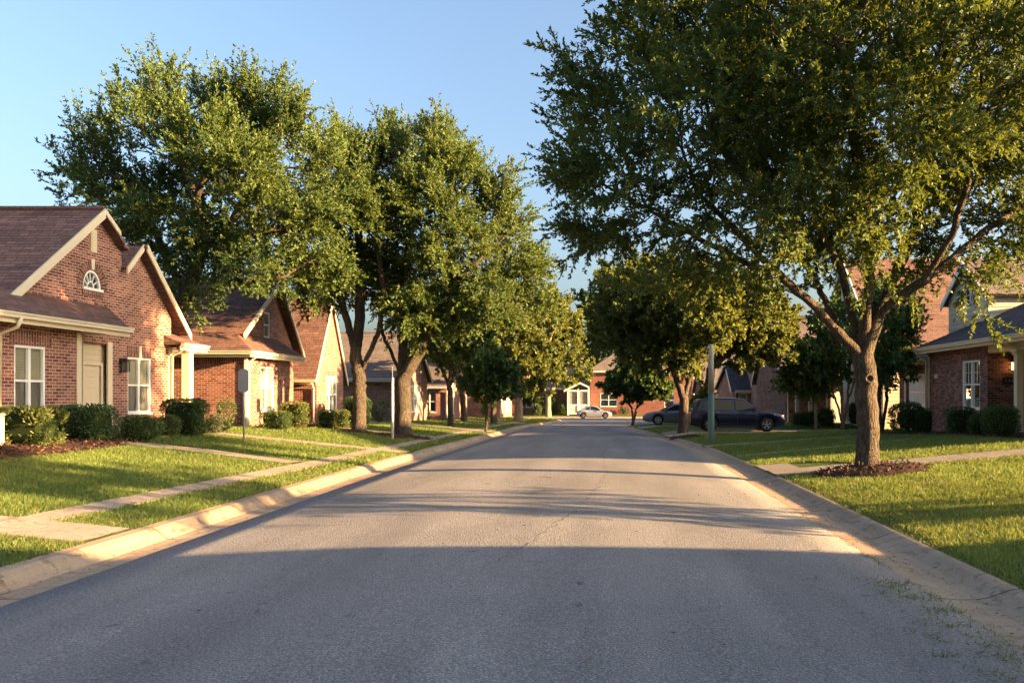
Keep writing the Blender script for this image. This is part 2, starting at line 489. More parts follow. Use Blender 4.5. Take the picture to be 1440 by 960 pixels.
def lawn_mat():
    m, nt, b = mat('lawn_soil', 0.95, 0.1)
    p = pos(nt)
    n1 = noise(nt, 0.5, 5, 0.65, p, 0.5); n2 = noise(nt, 14, 5, 0.75, p)
    c = ramp(nt, n1, [(0.3, (0.060, 0.088, 0.025)), (0.55, (0.075, 0.105, 0.03)), (0.75, (0.12, 0.12, 0.05))])
    c = mixc(nt, 0.8, c, ramp(nt, n2, [(0.3, (0.55, 0.55, 0.55)), (0.7, (1.4, 1.4, 1.3))]), 'MULTIPLY')
    nt.links.new(c, b.inputs['Base Color']); bumpn(nt, b, n2, 1.0, 0.05)
    return m
M['lawn'] = lawn_mat()
def mulch_mat():
    m, nt, b = mat('mulch_bark', 0.95, 0.15)
    n = noise(nt, 28, 6, 0.75, pos(nt), 1.0)
    nt.links.new(ramp(nt, n, [(0.3, (0.022, 0.012, 0.009)), (0.6, (0.062, 0.034, 0.024)), (0.8, (0.12, 0.07, 0.05))]), b.inputs['Base Color'])
    bumpn(nt, b, n, 1.0, 0.04)
    return m
M['mulch'] = mulch_mat()
M['chip'] = leaf_mat('mulch_chip', (0.022, 0.012, 0.010), (0.10, 0.055, 0.038), (0.05, 0.02, 0.01), 0.0, 0.9)
M['grass'] = leaf_mat('grass_blade', (0.062, 0.115, 0.030), (0.145, 0.205, 0.058), (0.27, 0.32, 0.05), 0.42, 0.5)
M['weed'] = leaf_mat('weed_blade', (0.07, 0.11, 0.03), (0.15, 0.19, 0.06), (0.14, 0.17, 0.03), 0.35, 0.6)
M['leaf_oak'] = leaf_mat('oak_leaf', (0.044, 0.090, 0.036), (0.088, 0.136, 0.038), (0.17, 0.20, 0.022), 0.36)
M['leaf_dark'] = leaf_mat('dark_leaf', (0.038, 0.088, 0.034), (0.080, 0.142, 0.050), (0.13, 0.19, 0.03), 0.34)
M['leaf_bright'] = leaf_mat('bright_leaf', (0.045, 0.082, 0.025), (0.095, 0.135, 0.036), (0.20, 0.22, 0.025), 0.4)
M['leaf_olive'] = leaf_mat('olive_leaf', (0.060, 0.095, 0.032), (0.128, 0.160, 0.045), (0.24, 0.25, 0.03), 0.34)
M['leaf_box'] = leaf_mat('boxwood_leaf', (0.032, 0.070, 0.022), (0.078, 0.122, 0.036), (0.10, 0.14, 0.02), 0.25)
M['leaf_sage'] = leaf_mat('sage_leaf', (0.045, 0.058, 0.035), (0.085, 0.10, 0.065), (0.1, 0.12, 0.06), 0.25)
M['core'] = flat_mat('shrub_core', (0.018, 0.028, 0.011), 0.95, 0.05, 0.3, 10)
M['bark_oak'] = bark_mat('oak_bark', (0.044, 0.036, 0.030), (0.165, 0.138, 0.112))
M['bark_grey'] = bark_mat('grey_bark', (0.044, 0.038, 0.033), (0.150, 0.128, 0.107))
M['bark_pale'] = bark_mat('pale_bark', (0.22, 0.16, 0.11), (0.46, 0.37, 0.28), 0.7)
# ================================================================== the setting
def grid_mesh(name, rows, m, kind='structure', sm=True):
    """rows: list of equal-length point lists"""
    mb = MB(); k = len(rows[0])
    for r in rows: mb.v.extend([tuple(p) for p in r])
    for i in range(len(rows) - 1):
        for j in range(k - 1):
            a = i * k + j
            mb.f.append((a, a + 1, a + k + 1, a + k)); mb.m.append(0)
    o = mb.build(name, m, smooth_sh=sm)
    return tag(o, kind=kind)

# road: crowned strip, then the cross street
rows = []
for Y in list(np.arange(-14, 20, 1.0)) + list(np.arange(20, 62.1, 2.0)):
    l, r = float(road_L(Y)), float(road_R(Y)); row = []
    for t in [-.1, -.003] + list(np.linspace(0, 1, 17)) + [1.003, 1.1]:
        tt = min(max(t, 0), 1); crown = 0.105 * (1 - (2 * tt - 1) ** 2) * (1 - float(smooth((Y - 46) / 14)))
        row.append((l + (r - l) * t, Y, float(zr(Y)) + crown - (0.05 if t < 0 or t > 1 else 0)))
    rows.append(row)
grid_mesh('road', rows, M['asphalt'])
rows = []
for Y in np.arange(62.0, 95.1, 1.5):
    rows.append([(x, Y, float(zr(Y)) - (0.012 if Y <= 62 else 0)) for x in np.linspace(-70, 70, 57)])
grid_mesh('cross_street', rows, M['asphalt'])

# base ground to the horizon
mb = MB(); mb.poly([(-900, -60, -1.6), (900, -60, -1.6), (900, 1500, -1.6), (-900, 1500, -1.6)])
tag(mb.build('ground', M['lawn']), kind='structure')

# lawns
def lawn_rows(side):
    rows = []
    yend = YL_END if side < 0 else YR_END
    ys = sorted(set(list(np.arange(-14, 34, 0.5)) + list(np.arange(34, yend - 4, 1.0)) + list(np.linspace(yend - 4, yend - 0.02, 8))))
    for Y in ys:
        b = float(back_L(Y)) if side < 0 else float(back_R(Y))
        row = []
        for d in [0, .12, .3, .6, .9, 1.2, 1.6, 2, 2.5, 3, 3.5, 4, 4.5, 5, 5.5, 6, 6.5, 7, 8, 9, 11, 13, 16, 20, 26, 34, 45, 58]:
            x = b + side * d
            z = float(lawn_z(x, Y))
            if d > 0.2 and d < 7: z -= 0.012 * (0.5 + 0.5 * math.sin(x * 2.1 + 1.3 * math.sin(Y * 1.7)) * math.sin(Y * 1.3 + x))
            row.append((x, Y, z - 0.004))
        rows.append(row)
    return rows
grid_mesh('left_lawn', lawn_rows(-1), M['lawn'])
grid_mesh('right_lawn', lawn_rows(1), M['lawn'])
rows = [[(x, Y, float(lawn_z(x, Y))) for x in np.linspace(-90, 90, 61)] for Y in [94.75, 95.5, 97, 99, 101, 103, 106, 110, 130, 170, 240]]
grid_mesh('far_lawn', rows, M['lawn'])

# kerbs: rolled kerb and gutter pan swept along the asphalt edge
def kerb(name, pts, outward, prof, low=()):
    """pts: (x,y) along the asphalt edge; outward sign picks the lawn side"""
    mb = MB(); k = len(prof); s = 0.0
    P = [Vector((p[0], p[1], 0)) for p in pts]
    base = 0; us = []
    for i, p in enumerate(P):
        d = (P[min(i + 1, len(P) - 1)] - P[max(i - 1, 0)]).normalized()
        n = Vector((-d.y, d.x, 0)) * outward
        if i: s += (p - P[i - 1]).length
        us.append(s)
        f = 1.0
        for a, b_ in low: f = min(f, 1 - 0.12 * float(bump(p.y, a, b_, 0.9)))
        for o_, h in prof:
            q = p + n * o_
            mb.v.append((q.x, q.y, float(zr(p.y)) + (h * f if h > 0.02 else h)))
    for i in range(len(P) - 1):
        for j in range(k - 1):
            a = i * k + j
            mb.uvs[len(mb.f)] = [(us[i], prof[j][0]), (us[i], prof[j + 1][0]), (us[i + 1], prof[j + 1][0]), (us[i + 1], prof[j][0])]
            mb.f.append((a, a + 1, a + k + 1, a + k)); mb.m.append(0)
    return tag(mb.build(name, M['kerb'], smooth_sh=False), kind='structure')
def arc(cx, cy, r, a0, a1, n=10):
    return [(cx + r * math.cos(math.radians(a0 + (a1 - a0) * i / n)), cy + r * math.sin(math.radians(a0 + (a1 - a0) * i / n))) for i in range(n + 1)]
profL = [(-0.04, -0.03), (0.0, -0.012), (0.25, -0.022), (0.38, -0.015), (0.46, 0.035), (0.53, 0.095), (0.60, 0.132), (0.75, 0.142), (0.76, 0.05)]
profR = [(-0.04, -0.03), (0.0, -0.012), (0.22, -0.026), (0.38, -0.026), (0.50, -0.006), (0.60, 0.028), (0.68, 0.060), (0.74, 0.074), (0.80, 0.078), (0.81, 0.02)]
xl = float(road_L(78)); xr_ = float(road_R(57))
ptsL = [(float(road_L(Y)), Y) for Y in np.arange(-14, 78, 0.5)] + arc(xl - 4 - GW_L + 0.0, 78, 4 + GW_L, 0, 90)[1:] + [(x, 78 + 4 + GW_L) for x in (-12, -20, -40, -70)]
ptsR = [(float(road_R(Y)), Y) for Y in np.arange(-14, 57, 0.5)] + arc(xr_ + 4 + GW_R, 57, 4 + GW_R, 180, 90)[1:] + [(x, 57 + 4 + GW_R) for x in (10, 20, 40, 70)]
kerb('left_kerb', ptsL, 1, profL, low=((23.9, 25.1), (41, 44)))
kerb('right_kerb', ptsR, -1, profR, low=((17.6, 20.3), (38, 42.6), (49.5, 54)))
kerb('far_kerb', [(x, 94.0) for x in np.arange(-70, 71, 2.0)], 1, profL)

# walks and drives: sheets laid just above the lawn
WALKS = []   # (x0,x1,y0,y1) for keeping grass off
def walk(name, pts, w, m='walk', lift=0.022, th=0.0, nseg=None):
    """strip of width w along a centre line"""
    C = []
    for a, b in zip(pts[:-1], pts[1:]):
        L = math.hypot(b[0] - a[0], b[1] - a[1]); n = max(2, int(L / 0.4))
        for i in range(n): C.append((a[0] + (b[0] - a[0]) * i / n, a[1] + (b[1] - a[1]) * i / n))
    C.append(pts[-1])
    mb = MB(); s = 0; prev = None; us = []
    for i, c in enumerate(C):
        a = C[max(i - 1, 0)]; b = C[min(i + 1, len(C) - 1)]
        d = Vector((b[0] - a[0], b[1] - a[1], 0)).normalized(); n = Vector((-d.y, d.x, 0))
        if i: s += math.hypot(c[0] - C[i - 1][0], c[1] - C[i - 1][1])
        us.append(s)
        for j, t in enumerate((-0.5, -0.5, -0.17, 0.17, 0.5, 0.5)):
            q = Vector((c[0], c[1], 0)) + n * w * t
            z = float(lawn_z(q.x, q.y)) + (lift if 0 < j < 5 else -0.05)
            mb.v.append((q.x, q.y, z))
    for i in range(len(C) - 1):
        for j in range(5):
            k = i * 6 + j
            mb.uvs[len(mb.f)] = [(us[i], j * .2), (us[i], j * .2 + .2), (us[i + 1], j * .2 + .2), (us[i + 1], j * .2)]
            mb.f.append((k, k + 1, k + 7, k + 6)); mb.m.append(0)
    for a, b in zip(pts[:-1], pts[1:]): WALKS.append((a, b, w * 0.5))
    return tag(mb.build(name, M[m]), kind='structure')
walk('left_sidewalk', [(-7.5, 9.9), (-7.15, 18.6), (-7.1, 26), (-7.3, 50), (-7.2, 77)], 0.5)
walk('cross_path', [(-6.19, 9.75), (-20.0, 10.1)], 0.95, lift=0.03)
walk('front_path', [(-12.35, 19.9), (-10, 19.6), (-7.5, 18.9)], 0.7, lift=0.03)
walk('left_entry_path', [(-6.19, 24.5), (-13.4, 25.2)], 0.9, lift=0.03)
walk('left_far_path', [(-7.2, 33.5), (-13, 34.2)], 0.7, lift=0.03)
walk('left_drive', [(-6.15, 42.5), (-15, 43.4)], 2.6, lift=0.03)
walk('left_far_drive', [(-6.0, 60), (-12, 61)], 2.4, lift=0.03)
walk('right_front_path', [(3.86, 18.2), (12.4, 18.0)], 1.15, lift=0.03)
walk('right_apron', [(3.86, 19.0), (4.7, 19.0)], 2.5, lift=0.018)
walk('right_narrow_path', [(3.95, 23.6), (9.5, 24.3)], 0.22, lift=0.03)
walk('right_entry_path', [(3.7, 29.4), (6.6, 29.8), (11, 31.0)], 0.5, lift=0.03)
walk('car_drive', [(2.98, 40.3), (20, 40.3)], 4.6, lift=0.03)
walk('far_car_drive', [(2.15, 51.8), (16, 51.8)], 4.2, lift=0.03)

# crack along the middle of the asphalt
rng = np.random.default_rng(5)
def road_z(x, y):
    l, r = float(road_L(y)), float(road_R(y)); t = (x - l) / (r - l)
    return float(zr(y)) + 0.105 * (1 - (2 * t - 1) ** 2)
mb = MB()
def crack(pts, w):
    q = []
    for a, b in zip(pts[:-1], pts[1:]):
        n = max(3, int(math.hypot(b[0] - a[0], b[1] - a[1]) / 0.13))
        for i in range(n):
            t = i / n; q.append((a[0] + (b[0] - a[0]) * t + rng.normal() * 0.03, a[1] + (b[1] - a[1]) * t + rng.normal() * 0.02))
    for i in range(len(q) - 1):
        ww = w * rng.uniform(0.3, 1.0); d = Vector((q[i + 1][0] - q[i][0], q[i + 1][1] - q[i][1], 0)).normalized(); n = Vector((-d.y, d.x, 0)) * ww
        if rng.random() < 0.12: continue
        f = lambda x, y: (x, y, road_z(x, y) + 0.004)
        mb.poly([f(q[i][0] - n.x, q[i][1] - n.y), f(q[i][0] + n.x, q[i][1] + n.y), f(q[i + 1][0] + n.x, q[i + 1][1] + n.y), f(q[i + 1][0] - n.x, q[i + 1][1] - n.y)])
crack([(-1.25, 8.2), (-0.9, 9.5), (-0.6, 11.4), (-0.25, 14.0), (0.05, 18.2), (-0.1, 24), (0.1, 30)], 0.005)
crack([(-5.0, 17.4), (-2, 17.9), (0.05, 18.0), (2.9, 17.0)], 0.005)
crack([(-5.2, 25.5), (-2.4, 26.2), (-0.1, 26.0)], 0.006)
tag(mb.build('road_cracks', flat_mat('crack_tar', (0.022, 0.021, 0.021), 0.95, 0.1)), kind='structure')

# ------------------------------------------------------------------ grass blades
MULCH = []   # circles (x,y,rx,ry)
def mulch_bed(name, cx, cy, rx, ry, h=0.07, rag=0.12, seed=1):
    r_ = np.random.default_rng(seed); mb = MB(); n = 40
    ph = r_.uniform(0, 6.28, 4)
    rows = [0.0, 0.35, 0.65, 0.85, 1.0]
    rag_k = [1 + rag * (math.sin(2 * a + ph[0]) * 0.5 + math.sin(3 * a + ph[1]) * 0.4 + math.sin(7 * a + ph[2]) * 0.25) for a in np.linspace(0, 2 * math.pi, n, endpoint=False)]
    for t in rows:
        for k in range(n):
            a = 2 * math.pi * k / n; x = cx + rx * t * rag_k[k] * math.cos(a); y = cy + ry * t * rag_k[k] * math.sin(a)
            z = float(lawn_z(x, y)) + (h * (1 - t ** 2.5) + 0.02 + (r_.normal() * 0.012 if t < 1 else -0.03))
            mb.v.append((x, y, z))
    for i in range(len(rows) - 1):
        for k in range(n):
            a = i * n + k; b = i * n + (k + 1) % n
            mb.f.append((a, b, b + n, a + n)); mb.m.append(0)
    MULCH.append((cx, cy, rx, ry))
    tag(mb.build(name, M['mulch'], smooth_sh=True), kind='structure')
    # chips
    nn = int(420 * rx * ry * min(1.0, (22 / cy) ** 2)) + 40
    a = r_.uniform(0, 6.283, nn); t = np.sqrt(r_.uniform(0, 1.1, nn))
    X = cx + rx * t * np.cos(a); Y = cy + ry * t * np.sin(a)
    Z = lawn_z(X, Y) + h * np.clip(1 - np.minimum(t, 1) ** 2.5, 0, 1) + 0.035
    D = r_.normal(size=(nn, 3)); D[:, 2] = np.abs(D[:, 2]) * 0.5; D /= np.linalg.norm(D, axis=1, keepdims=True)
    v = leaf_quads(np.stack([X, Y, Z], 1), D, r_.uniform(0.05, 0.13, nn), r_.uniform(0.02, 0.04, nn), r_)
    return v, r_.uniform(0, 1, nn) ** 2
chips = []
for args in [('mulch_ring', 5.75, 16.9, 1.25, 1.0, 0.14, 0.1, 1),
             ('mulch_bed', -12.6, 16.6, 1.0, 4.2, 0.06, 0.08, 2), ('mulch_bed', -13.5, 24.9, 1.0, 2.6, 0.06, 0.1, 3),
             ('mulch_bed', -8.2, 31.7, 1.25, 1.0, 0.10, 0.1, 4), ('mulch_bed', -10.2, 32.0, 0.7, 0.6, 0.08, 0.1, 5),
             ('mulch_bed', 12.0, 26.4, 1.1, 6.2, 0.06, 0.1, 6), ('mulch_bed', -13.1, 33.0, 1.1, 3.4, 0.06, 0.1, 7),
             ('mulch_bed', 3.75, 36.6, 0.75, 0.65, 0.08, 0.1, 8), ('mulch_bed', -13.2, 39.2, 1.0, 2.6, 0.05, 0.1, 9)]:
    chips.append(mulch_bed(*args))
o = np_mesh('mulch_chips', np.concatenate([c[0] for c in chips]), 4, M['chip'], tint=np.concatenate([c[1] for c in chips]))
tag(o, 'loose dark bark chips strewn over the planting beds', 'mulch', kind='stuff')

HOUSE_RECTS = [(-30, -13.6, 10, 20.4), (-30, -14.55, 20, 26.4), (-30, -13.7, 29.8, 36.5), (-30, -13.8, 37.2, 41), (12.8, 30, 20, 31), (13.9, 30, 31, 37),
               (14, 30, 39.9, 47), (-30, -13, 48.5, 57.5), (11, 20, 48, 60)]
def grass_mask(X, Y):
    ok = np.ones(len(X), bool)
    for (a, b, hw) in WALKS:
        ax, ay = a; bx, by = b; dx, dy = bx - ax, by - ay; L2 = dx * dx + dy * dy
        t = np.clip(((X - ax) * dx + (Y - ay) * dy) / L2, 0, 1)
        d = np.hypot(X - ax - t * dx, Y - ay - t * dy)
        ok &= d > hw - 0.03 - 0.045 * fnoise(X, Y, 7.0, 77)
    for (cx, cy, rx, ry) in MULCH:
        ok &= ((X - cx) / rx) ** 2 + ((Y - cy) / ry) ** 2 > 0.95
    for (x0, x1, y0, y1) in HOUSE_RECTS:
        ok &= ~((X > x0) & (X < x1) & (Y > y0) & (Y < y1))
    return ok
def fnoise(X, Y, s, seed):
    r_ = np.random.default_rng(seed); f = 0
    for i in range(5):
        k = r_.normal(size=2) * s; f = f + np.sin(X * k[0] + Y * k[1] + r_.uniform(0, 6.28) + 1.1 * np.sin(X * k[1] * 0.7 - Y * k[0] * 0.6))
    return f / 5
rng = np.random.default_rng(11)
GV = []; GT = []
for y0, y1 in zip([2.5, 6, 8, 10, 12, 14, 17, 20, 24, 28, 34, 42, 52, 66], [6, 8, 10, 12, 14, 17, 20, 24, 28, 34, 42, 52, 66, 82]):
    ym = 0.5 * (y0 + y1)
    dens = min(2100, 290000 / ym ** 2)
    for side in (-1, 1):
        xlim = min(20.0, 0.80 * y1 + 2.5) if side < 0 else min(16.0, 0.57 * y1 + 3.5)
        b0 = 4.0 if side < 0 else 1.2
        n = int(dens * (xlim - b0) * (y1 - y0))
        Y = rng.uniform(y0, y1, n); X = side * rng.uniform(b0, xlim, n)
        d = (back_L(Y) - X) if side < 0 else (X - back_R(Y))
        k = (d > -0.01) & (Y < (YL_END - .3 if side < 0 else YR_END - .3)); X, Y, d = X[k], Y[k], d[k]
        k = grass_mask(X, Y); X, Y, d = X[k], Y[k], d[k]
        if len(X) == 0: continue
        cl = fnoise(X, Y, 1.2, 3); fine = fnoise(X, Y, 9.0, 4); dry = fnoise(X, Y, 0.55, 8)
        n = len(X); Z = lawn_z(X, Y) - 0.015
        h = (0.058 + 0.014 * cl + 0.014 * fine + rng.normal(size=n) * 0.014) * (1 + 0.012 * ym)
        h = np.clip(h, 0.025, 0.16)
        h *= np.where(d < 0.12, 1.2 if side < 0 else 0.6, 1.0)
        lean = rng.normal(size=(n, 2)) * 0.55 + np.array([0.12, -0.1])
        w = rng.uniform(0.006, 0.011, n) * max(1.0, ym / 13.0)
        a = rng.uniform(0, math.pi, n)
        P = np.stack([X, Y, Z], 1)
        v = np.empty((n, 3, 3))
        off = np.stack([np.cos(a) * w, np.sin(a) * w, np.zeros(n)], 1)
        v[:, 0] = P - off; v[:, 1] = P + off
        v[:, 2] = P + np.stack([lean[:, 0] * h, lean[:, 1] * h, h], 1)
        t = 0.45 + 0.18 * cl + 0.12 * fine + 0.22 * dry + rng.normal(size=n) * 0.18
        GV.append(v.reshape(-1, 3)); GT.append(np.clip(t, 0, 1))
o = np_mesh('grass', np.concatenate(GV), 3, M['grass'], tint=np.concatenate(GT))
tag(o, 'short mown green grass on the front lawns', 'grass', kind='stuff')
# dry thatch: straw coloured blades in worn patches and along the kerb
GV = []; GT = []
for y0, y1 in ((4.5, 8), (8, 12), (12, 18), (18, 30)):
    for side in (-1, 1):
        n = int(min(420, 60000 / (0.5 * (y0 + y1)) ** 2) * 8 * (y1 - y0))
        Y = rng.uniform(y0, y1, n); X = side * rng.uniform(3.9 if side > 0 else 6.1, 12, n)
        d = (back_L(Y) - X) if side < 0 else (X - back_R(Y))
        k = (d > 0) & grass_mask(X, Y) & (fnoise(X, Y, 0.9, 21) + 0.9 * np.exp(-d / 0.5) + rng.normal(size=n) * 0.2 > 0.18)
        X, Y = X[k], Y[k]; n = len(X); P = np.stack([X, Y, lawn_z(X, Y)], 1)
        D = rng.normal(size=(n, 3)); D[:, 2] = np.abs(D[:, 2]) * 0.6 + 0.15; D /= np.linalg.norm(D, axis=1, keepdims=True)
        v = np.empty((n, 3, 3)); a = rng.uniform(0, 3.14, n); w = 0.007
        off = np.stack([np.cos(a) * w, np.sin(a) * w, 0 * a], 1)
        v[:, 0] = P - off; v[:, 1] = P + off; v[:, 2] = P + D * rng.uniform(0.05, 0.10, n)[:, None]
        GV.append(v.reshape(-1, 3)); GT.append(rng.uniform(0, 1, n))
M['thatch'] = leaf_mat('dry_grass_blade', (0.10, 0.085, 0.035), (0.20, 0.165, 0.075), (0.22, 0.17, 0.06), 0.3, 0.7)
o = np_mesh('dry_grass', np.concatenate(GV), 3, M['thatch'], tint=np.concatenate(GT))
tag(o, 'straw coloured dry grass in worn patches of lawn', 'grass', kind='stuff')
# weeds in the gutter joint and on the worn asphalt at the right
P = []
for y, c, sp in [(12.1, 26, .12), (11.5, 20, .1), (9.9, 45, .16), (9.2, 60, .14), (8.75, 40, .12), (14.5, 30, .2), (13.6, 20, .2), (7.4, 60, .14), (6.9, 35, .1), (6.5, 40, .3), (5.9, 40, .3)]:
    x = float(road_R(y))
    P.append(np.stack([x + rng.normal(size=c) * 0.03, y + rng.normal(size=c) * sp, np.full(c, 0.0)], 1))
for i in range(44):
    y = rng.uniform(5.0, 8.2); x = float(road_R(y)) - abs(rng.normal()) * 0.42 - 0.02
    c = int(rng.integers(6, 26)); c *= 2; P.append(np.stack([x + rng.normal(size=c) * 0.085, y + rng.normal(size=c) * 0.06, np.full(c, 0.0)], 1))
P = np.concatenate(P); n = len(P)
P[:, 2] = [road_z(a, b) for a, b in P[:, :2]]
D = rng.normal(size=(n, 3)); D[:, 2] = np.abs(D[:, 2]) * 0.45 + 0.10; D /= np.linalg.norm(D, axis=1, keepdims=True)
v = np.empty((n, 3, 3)); a = rng.uniform(0, 3.14, n); off = np.stack([np.cos(a), np.sin(a), 0 * a], 1) * 0.005
v[:, 0] = P - off; v[:, 1] = P + off; v[:, 2] = P + D * rng.uniform(0.02, 0.07, n)[:, None]
o = np_mesh('weeds', v.reshape(-1, 3), 3, M['weed'], tint=rng.uniform(0, 1, n))
tag(o, 'sparse weeds growing along the gutter joint and worn asphalt', 'weeds', kind='stuff')
# a scatter of dead leaves and bits
n = 420
Y = rng.uniform(4.8, 22, n); X = np.where(rng.random(n) < 0.62, road_R(Y) + 0.12 + np.abs(rng.normal(size=n)) * 0.18, rng.uniform(-5.6, 3.4, n))
X = np.where(rng.random(n) < 0.3, road_L(Y) - 0.3 + rng.normal(size=n) * 0.1, X)
P = np.stack([X, Y, [road_z(min(max(a, -5.4), 3.1), b) + 0.012 for a, b in zip(X, Y)]], 1)
D = rng.normal(size=(n, 3)); D[:, 2] = np.abs(D[:, 2]) * 0.12; D /= np.linalg.norm(D, axis=1, keepdims=True)
M['deadleaf'] = leaf_mat('dead_leaf', (0.05, 0.025, 0.012), (0.22, 0.12, 0.045), (0.1, 0.05, 0.02), 0.1, 0.8)
o = np_mesh('leaf_litter', leaf_quads(P, D, rng.uniform(0.02, 0.06, n), rng.uniform(0.012, 0.03, n), rng, side=np.tile([0, 0, 1.0], (n, 1)) + rng.normal(size=(n, 3)) * .2), 4, M['deadleaf'], tint=rng.uniform(0, 1, n))
tag(o, 'small dead leaves scattered on the asphalt and gutters', 'leaf litter', kind='stuff')
# ================================================================== houses
def FL(X): return lambda u, z, d: (X + d, u, z)      # street face of a house on the left
def FR(X): return lambda u, z, d: (X - d, u, z)      # street face of a house on the right
def FC(Y): return lambda u, z, d: (u, Y - d, z)      # face towards the camera end of the street

def wall_face(mb, fr, outline, holes=(), depth=0.16, mi=0):
    loops = [[Vector((u, z, 0)) for u, z in outline]] + [[Vector((u, z, 0)) for u, z in h] for h in holes]
    flat = [p for l in loops for p in l]
    for t in tessellate_polygon(loops):
        mb.poly([fr(flat[i].x, flat[i].y, 0) for i in t], mi)
    for h in holes:
        for i in range(len(h)):
            a, b = h[i], h[(i + 1) % len(h)]
            mb.poly([fr(a[0], a[1], 0), fr(b[0], b[1], 0), fr(b[0], b[1], -depth), fr(a[0], a[1], -depth)], mi)
def rect(u0, u1, z0, z1): return [(u0, z0), (u1, z0), (u1, z1), (u0, z1)]

def window(parent, fr, u0, u1, z0, z1, cols=2, frame='white', lower='screen', upper='blind', split=0.5, label=None, bars=False, sub=True, sill=True):
    f = MB(); t = 0.06
    f.obox(fr, u0, u0 + t, z0, z1, -0.10, -0.02); f.obox(fr, u1 - t, u1, z0, z1, -0.10, -0.02)
    f.obox(fr, u0 + t, u1 - t, z0, z0 + t, -0.10, -0.018); f.obox(fr, u0 + t, u1 - t, z1 - t, z1, -0.10, -0.018)
    if sill: f.obox(fr, u0 - 0.03, u1 + 0.03, z0 - 0.045, z0 - 0.002, -0.08, 0.03)
    zm = z0 + (z1 - z0) * split
    iw = (u1 - u0 - 2 * t)
    for k in range(1, cols):
        c = u0 + t + iw * k / cols
        f.obox(fr, c - 0.038, c + 0.038, z0 + t, z1 - t, -0.095, -0.022)
    edges = [u0 + t] + sum([[u0 + t + iw * k / cols - 0.038, u0 + t + iw * k / cols + 0.038] for k in range(1, cols)], []) + [u1 - t]
    for k in range(cols):
        f.obox(fr, edges[2 * k], edges[2 * k + 1], zm - 0.025, zm + 0.025, -0.092, -0.03)
        if bars:
            zq = (zm + z1) / 2; f.obox(fr, edges[2 * k], edges[2 * k + 1], zq - .008, zq + .008, -0.085, -0.06)
            uq = (edges[2 * k] + edges[2 * k + 1]) / 2
            f.obox(fr, uq - .008, uq + .008, zm + .025, z1 - t, -0.083, -0.062)
    w = f.build('window', M[frame], parent, label)
    p = MB()
    for k in range(cols):
        for a, b in ((z0 + t, zm - 0.025), (zm + 0.025, z1 - t)):
            p.poly([fr(edges[2 * k], a, -.076), fr(edges[2 * k + 1], a, -.076), fr(edges[2 * k + 1], b, -.076), fr(edges[2 * k], b, -.076)])
    p.build('pane', M['glass'], w)
    b = MB()
    n = max(4, int((z1 - zm) / 0.06)); 
    if upper == 'blind':
        for i in range(n):
            a = zm + (z1 - zm) * i / n; c = zm + (z1 - zm) * (i + 1) / n
            b.poly([fr(u0 + 0.01, a, -0.122), fr(u1 - 0.01, a, -0.122), fr(u1 - 0.01, c - 0.004, -0.108), fr(u0 + 0.01, c - 0.004, -0.108)])
    if lower == 'blind':
        for i in range(n):
            a = z0 + (zm - z0) * i / n; c = z0 + (zm - z0) * (i + 1) / n
            b.poly([fr(u0 + 0.01, a, -0.122), fr(u1 - 0.01, a, -0.122), fr(u1 - 0.01, c - 0.004, -0.108), fr(u0 + 0.01, c - 0.004, -0.108)])
    if b.v: b.build('blind', M['blind'], w)
    if lower == 'screen':
        s = MB()
        # folds of a curtain seen through the insect screen
        k = 14
        for i in range(k):
            a = u0 + 0.01 + (u1 - u0 - 0.02) * i / k; c = u0 + 0.01 + (u1 - u0 - 0.02) * (i + 1) / k
            s.poly([fr(a, z0, -0.115 - 0.03 * (i % 2)), fr(c, z0, -0.115 - 0.03 * ((i + 1) % 2)), fr(c, zm, -0.115 - 0.03 * ((i + 1) % 2)), fr(a, zm, -0.115 - 0.03 * (i % 2))])
        s.build('screen', M['screen'], w)
    return w

def siding(mb, fr, u0, u1, z0, z1, pitch=0.17):
    z = z0; i = 0
    while z < z1 - 1e-4:
        t = min(z + pitch, z1)
        mb.hexa([fr(u0, z, -0.01), fr(u1, z, -0.01), fr(u1, z, 0.022), fr(u0, z, 0.022), fr(u0, t, -0.01), fr(u1, t, -0.01), fr(u1, t, 0.002), fr(u0, t, 0.002)])
        z = t

def siding_poly(mb, fr, z0, z1, left, right, pitch=0.17):
    """courses between two edge functions of z"""
    z = z0
    while z < z1 - 1e-4:
        t = min(z + pitch, z1)
        if right(z) - left(z) > 0.05:
            mb.hexa([fr(left(z), z, -0.01), fr(right(z), z, -0.01), fr(right(z), z, 0.022), fr(left(z), z, 0.022),
                     fr(left(t), t, -0.01), fr(right(t), t, -0.01), fr(right(t), t, 0.002), fr(left(t), t, 0.002)])
        z = t

def gutter_prof(mb, fr, u0, u1, z, d):
    """ogee gutter below the roof edge with its fascia board behind"""
    mb.obox(fr, u0, u1, z - 0.13, z - 0.02, d - 0.02, d + 0.085)
    mb.obox(fr, u0, u1, z - 0.045, z - 0.005, d + 0.075, d + 0.115)
    mb.obox(fr, u0, u1, z - 0.24, z - 0.10, d - 0.06, d - 0.022)

def downspout(parent, pts, m='cream'):
    mb = MB(); mb.tube(pts, 0.045, 8); return mb.build('downspout', M[m], parent, smooth_sh=True)

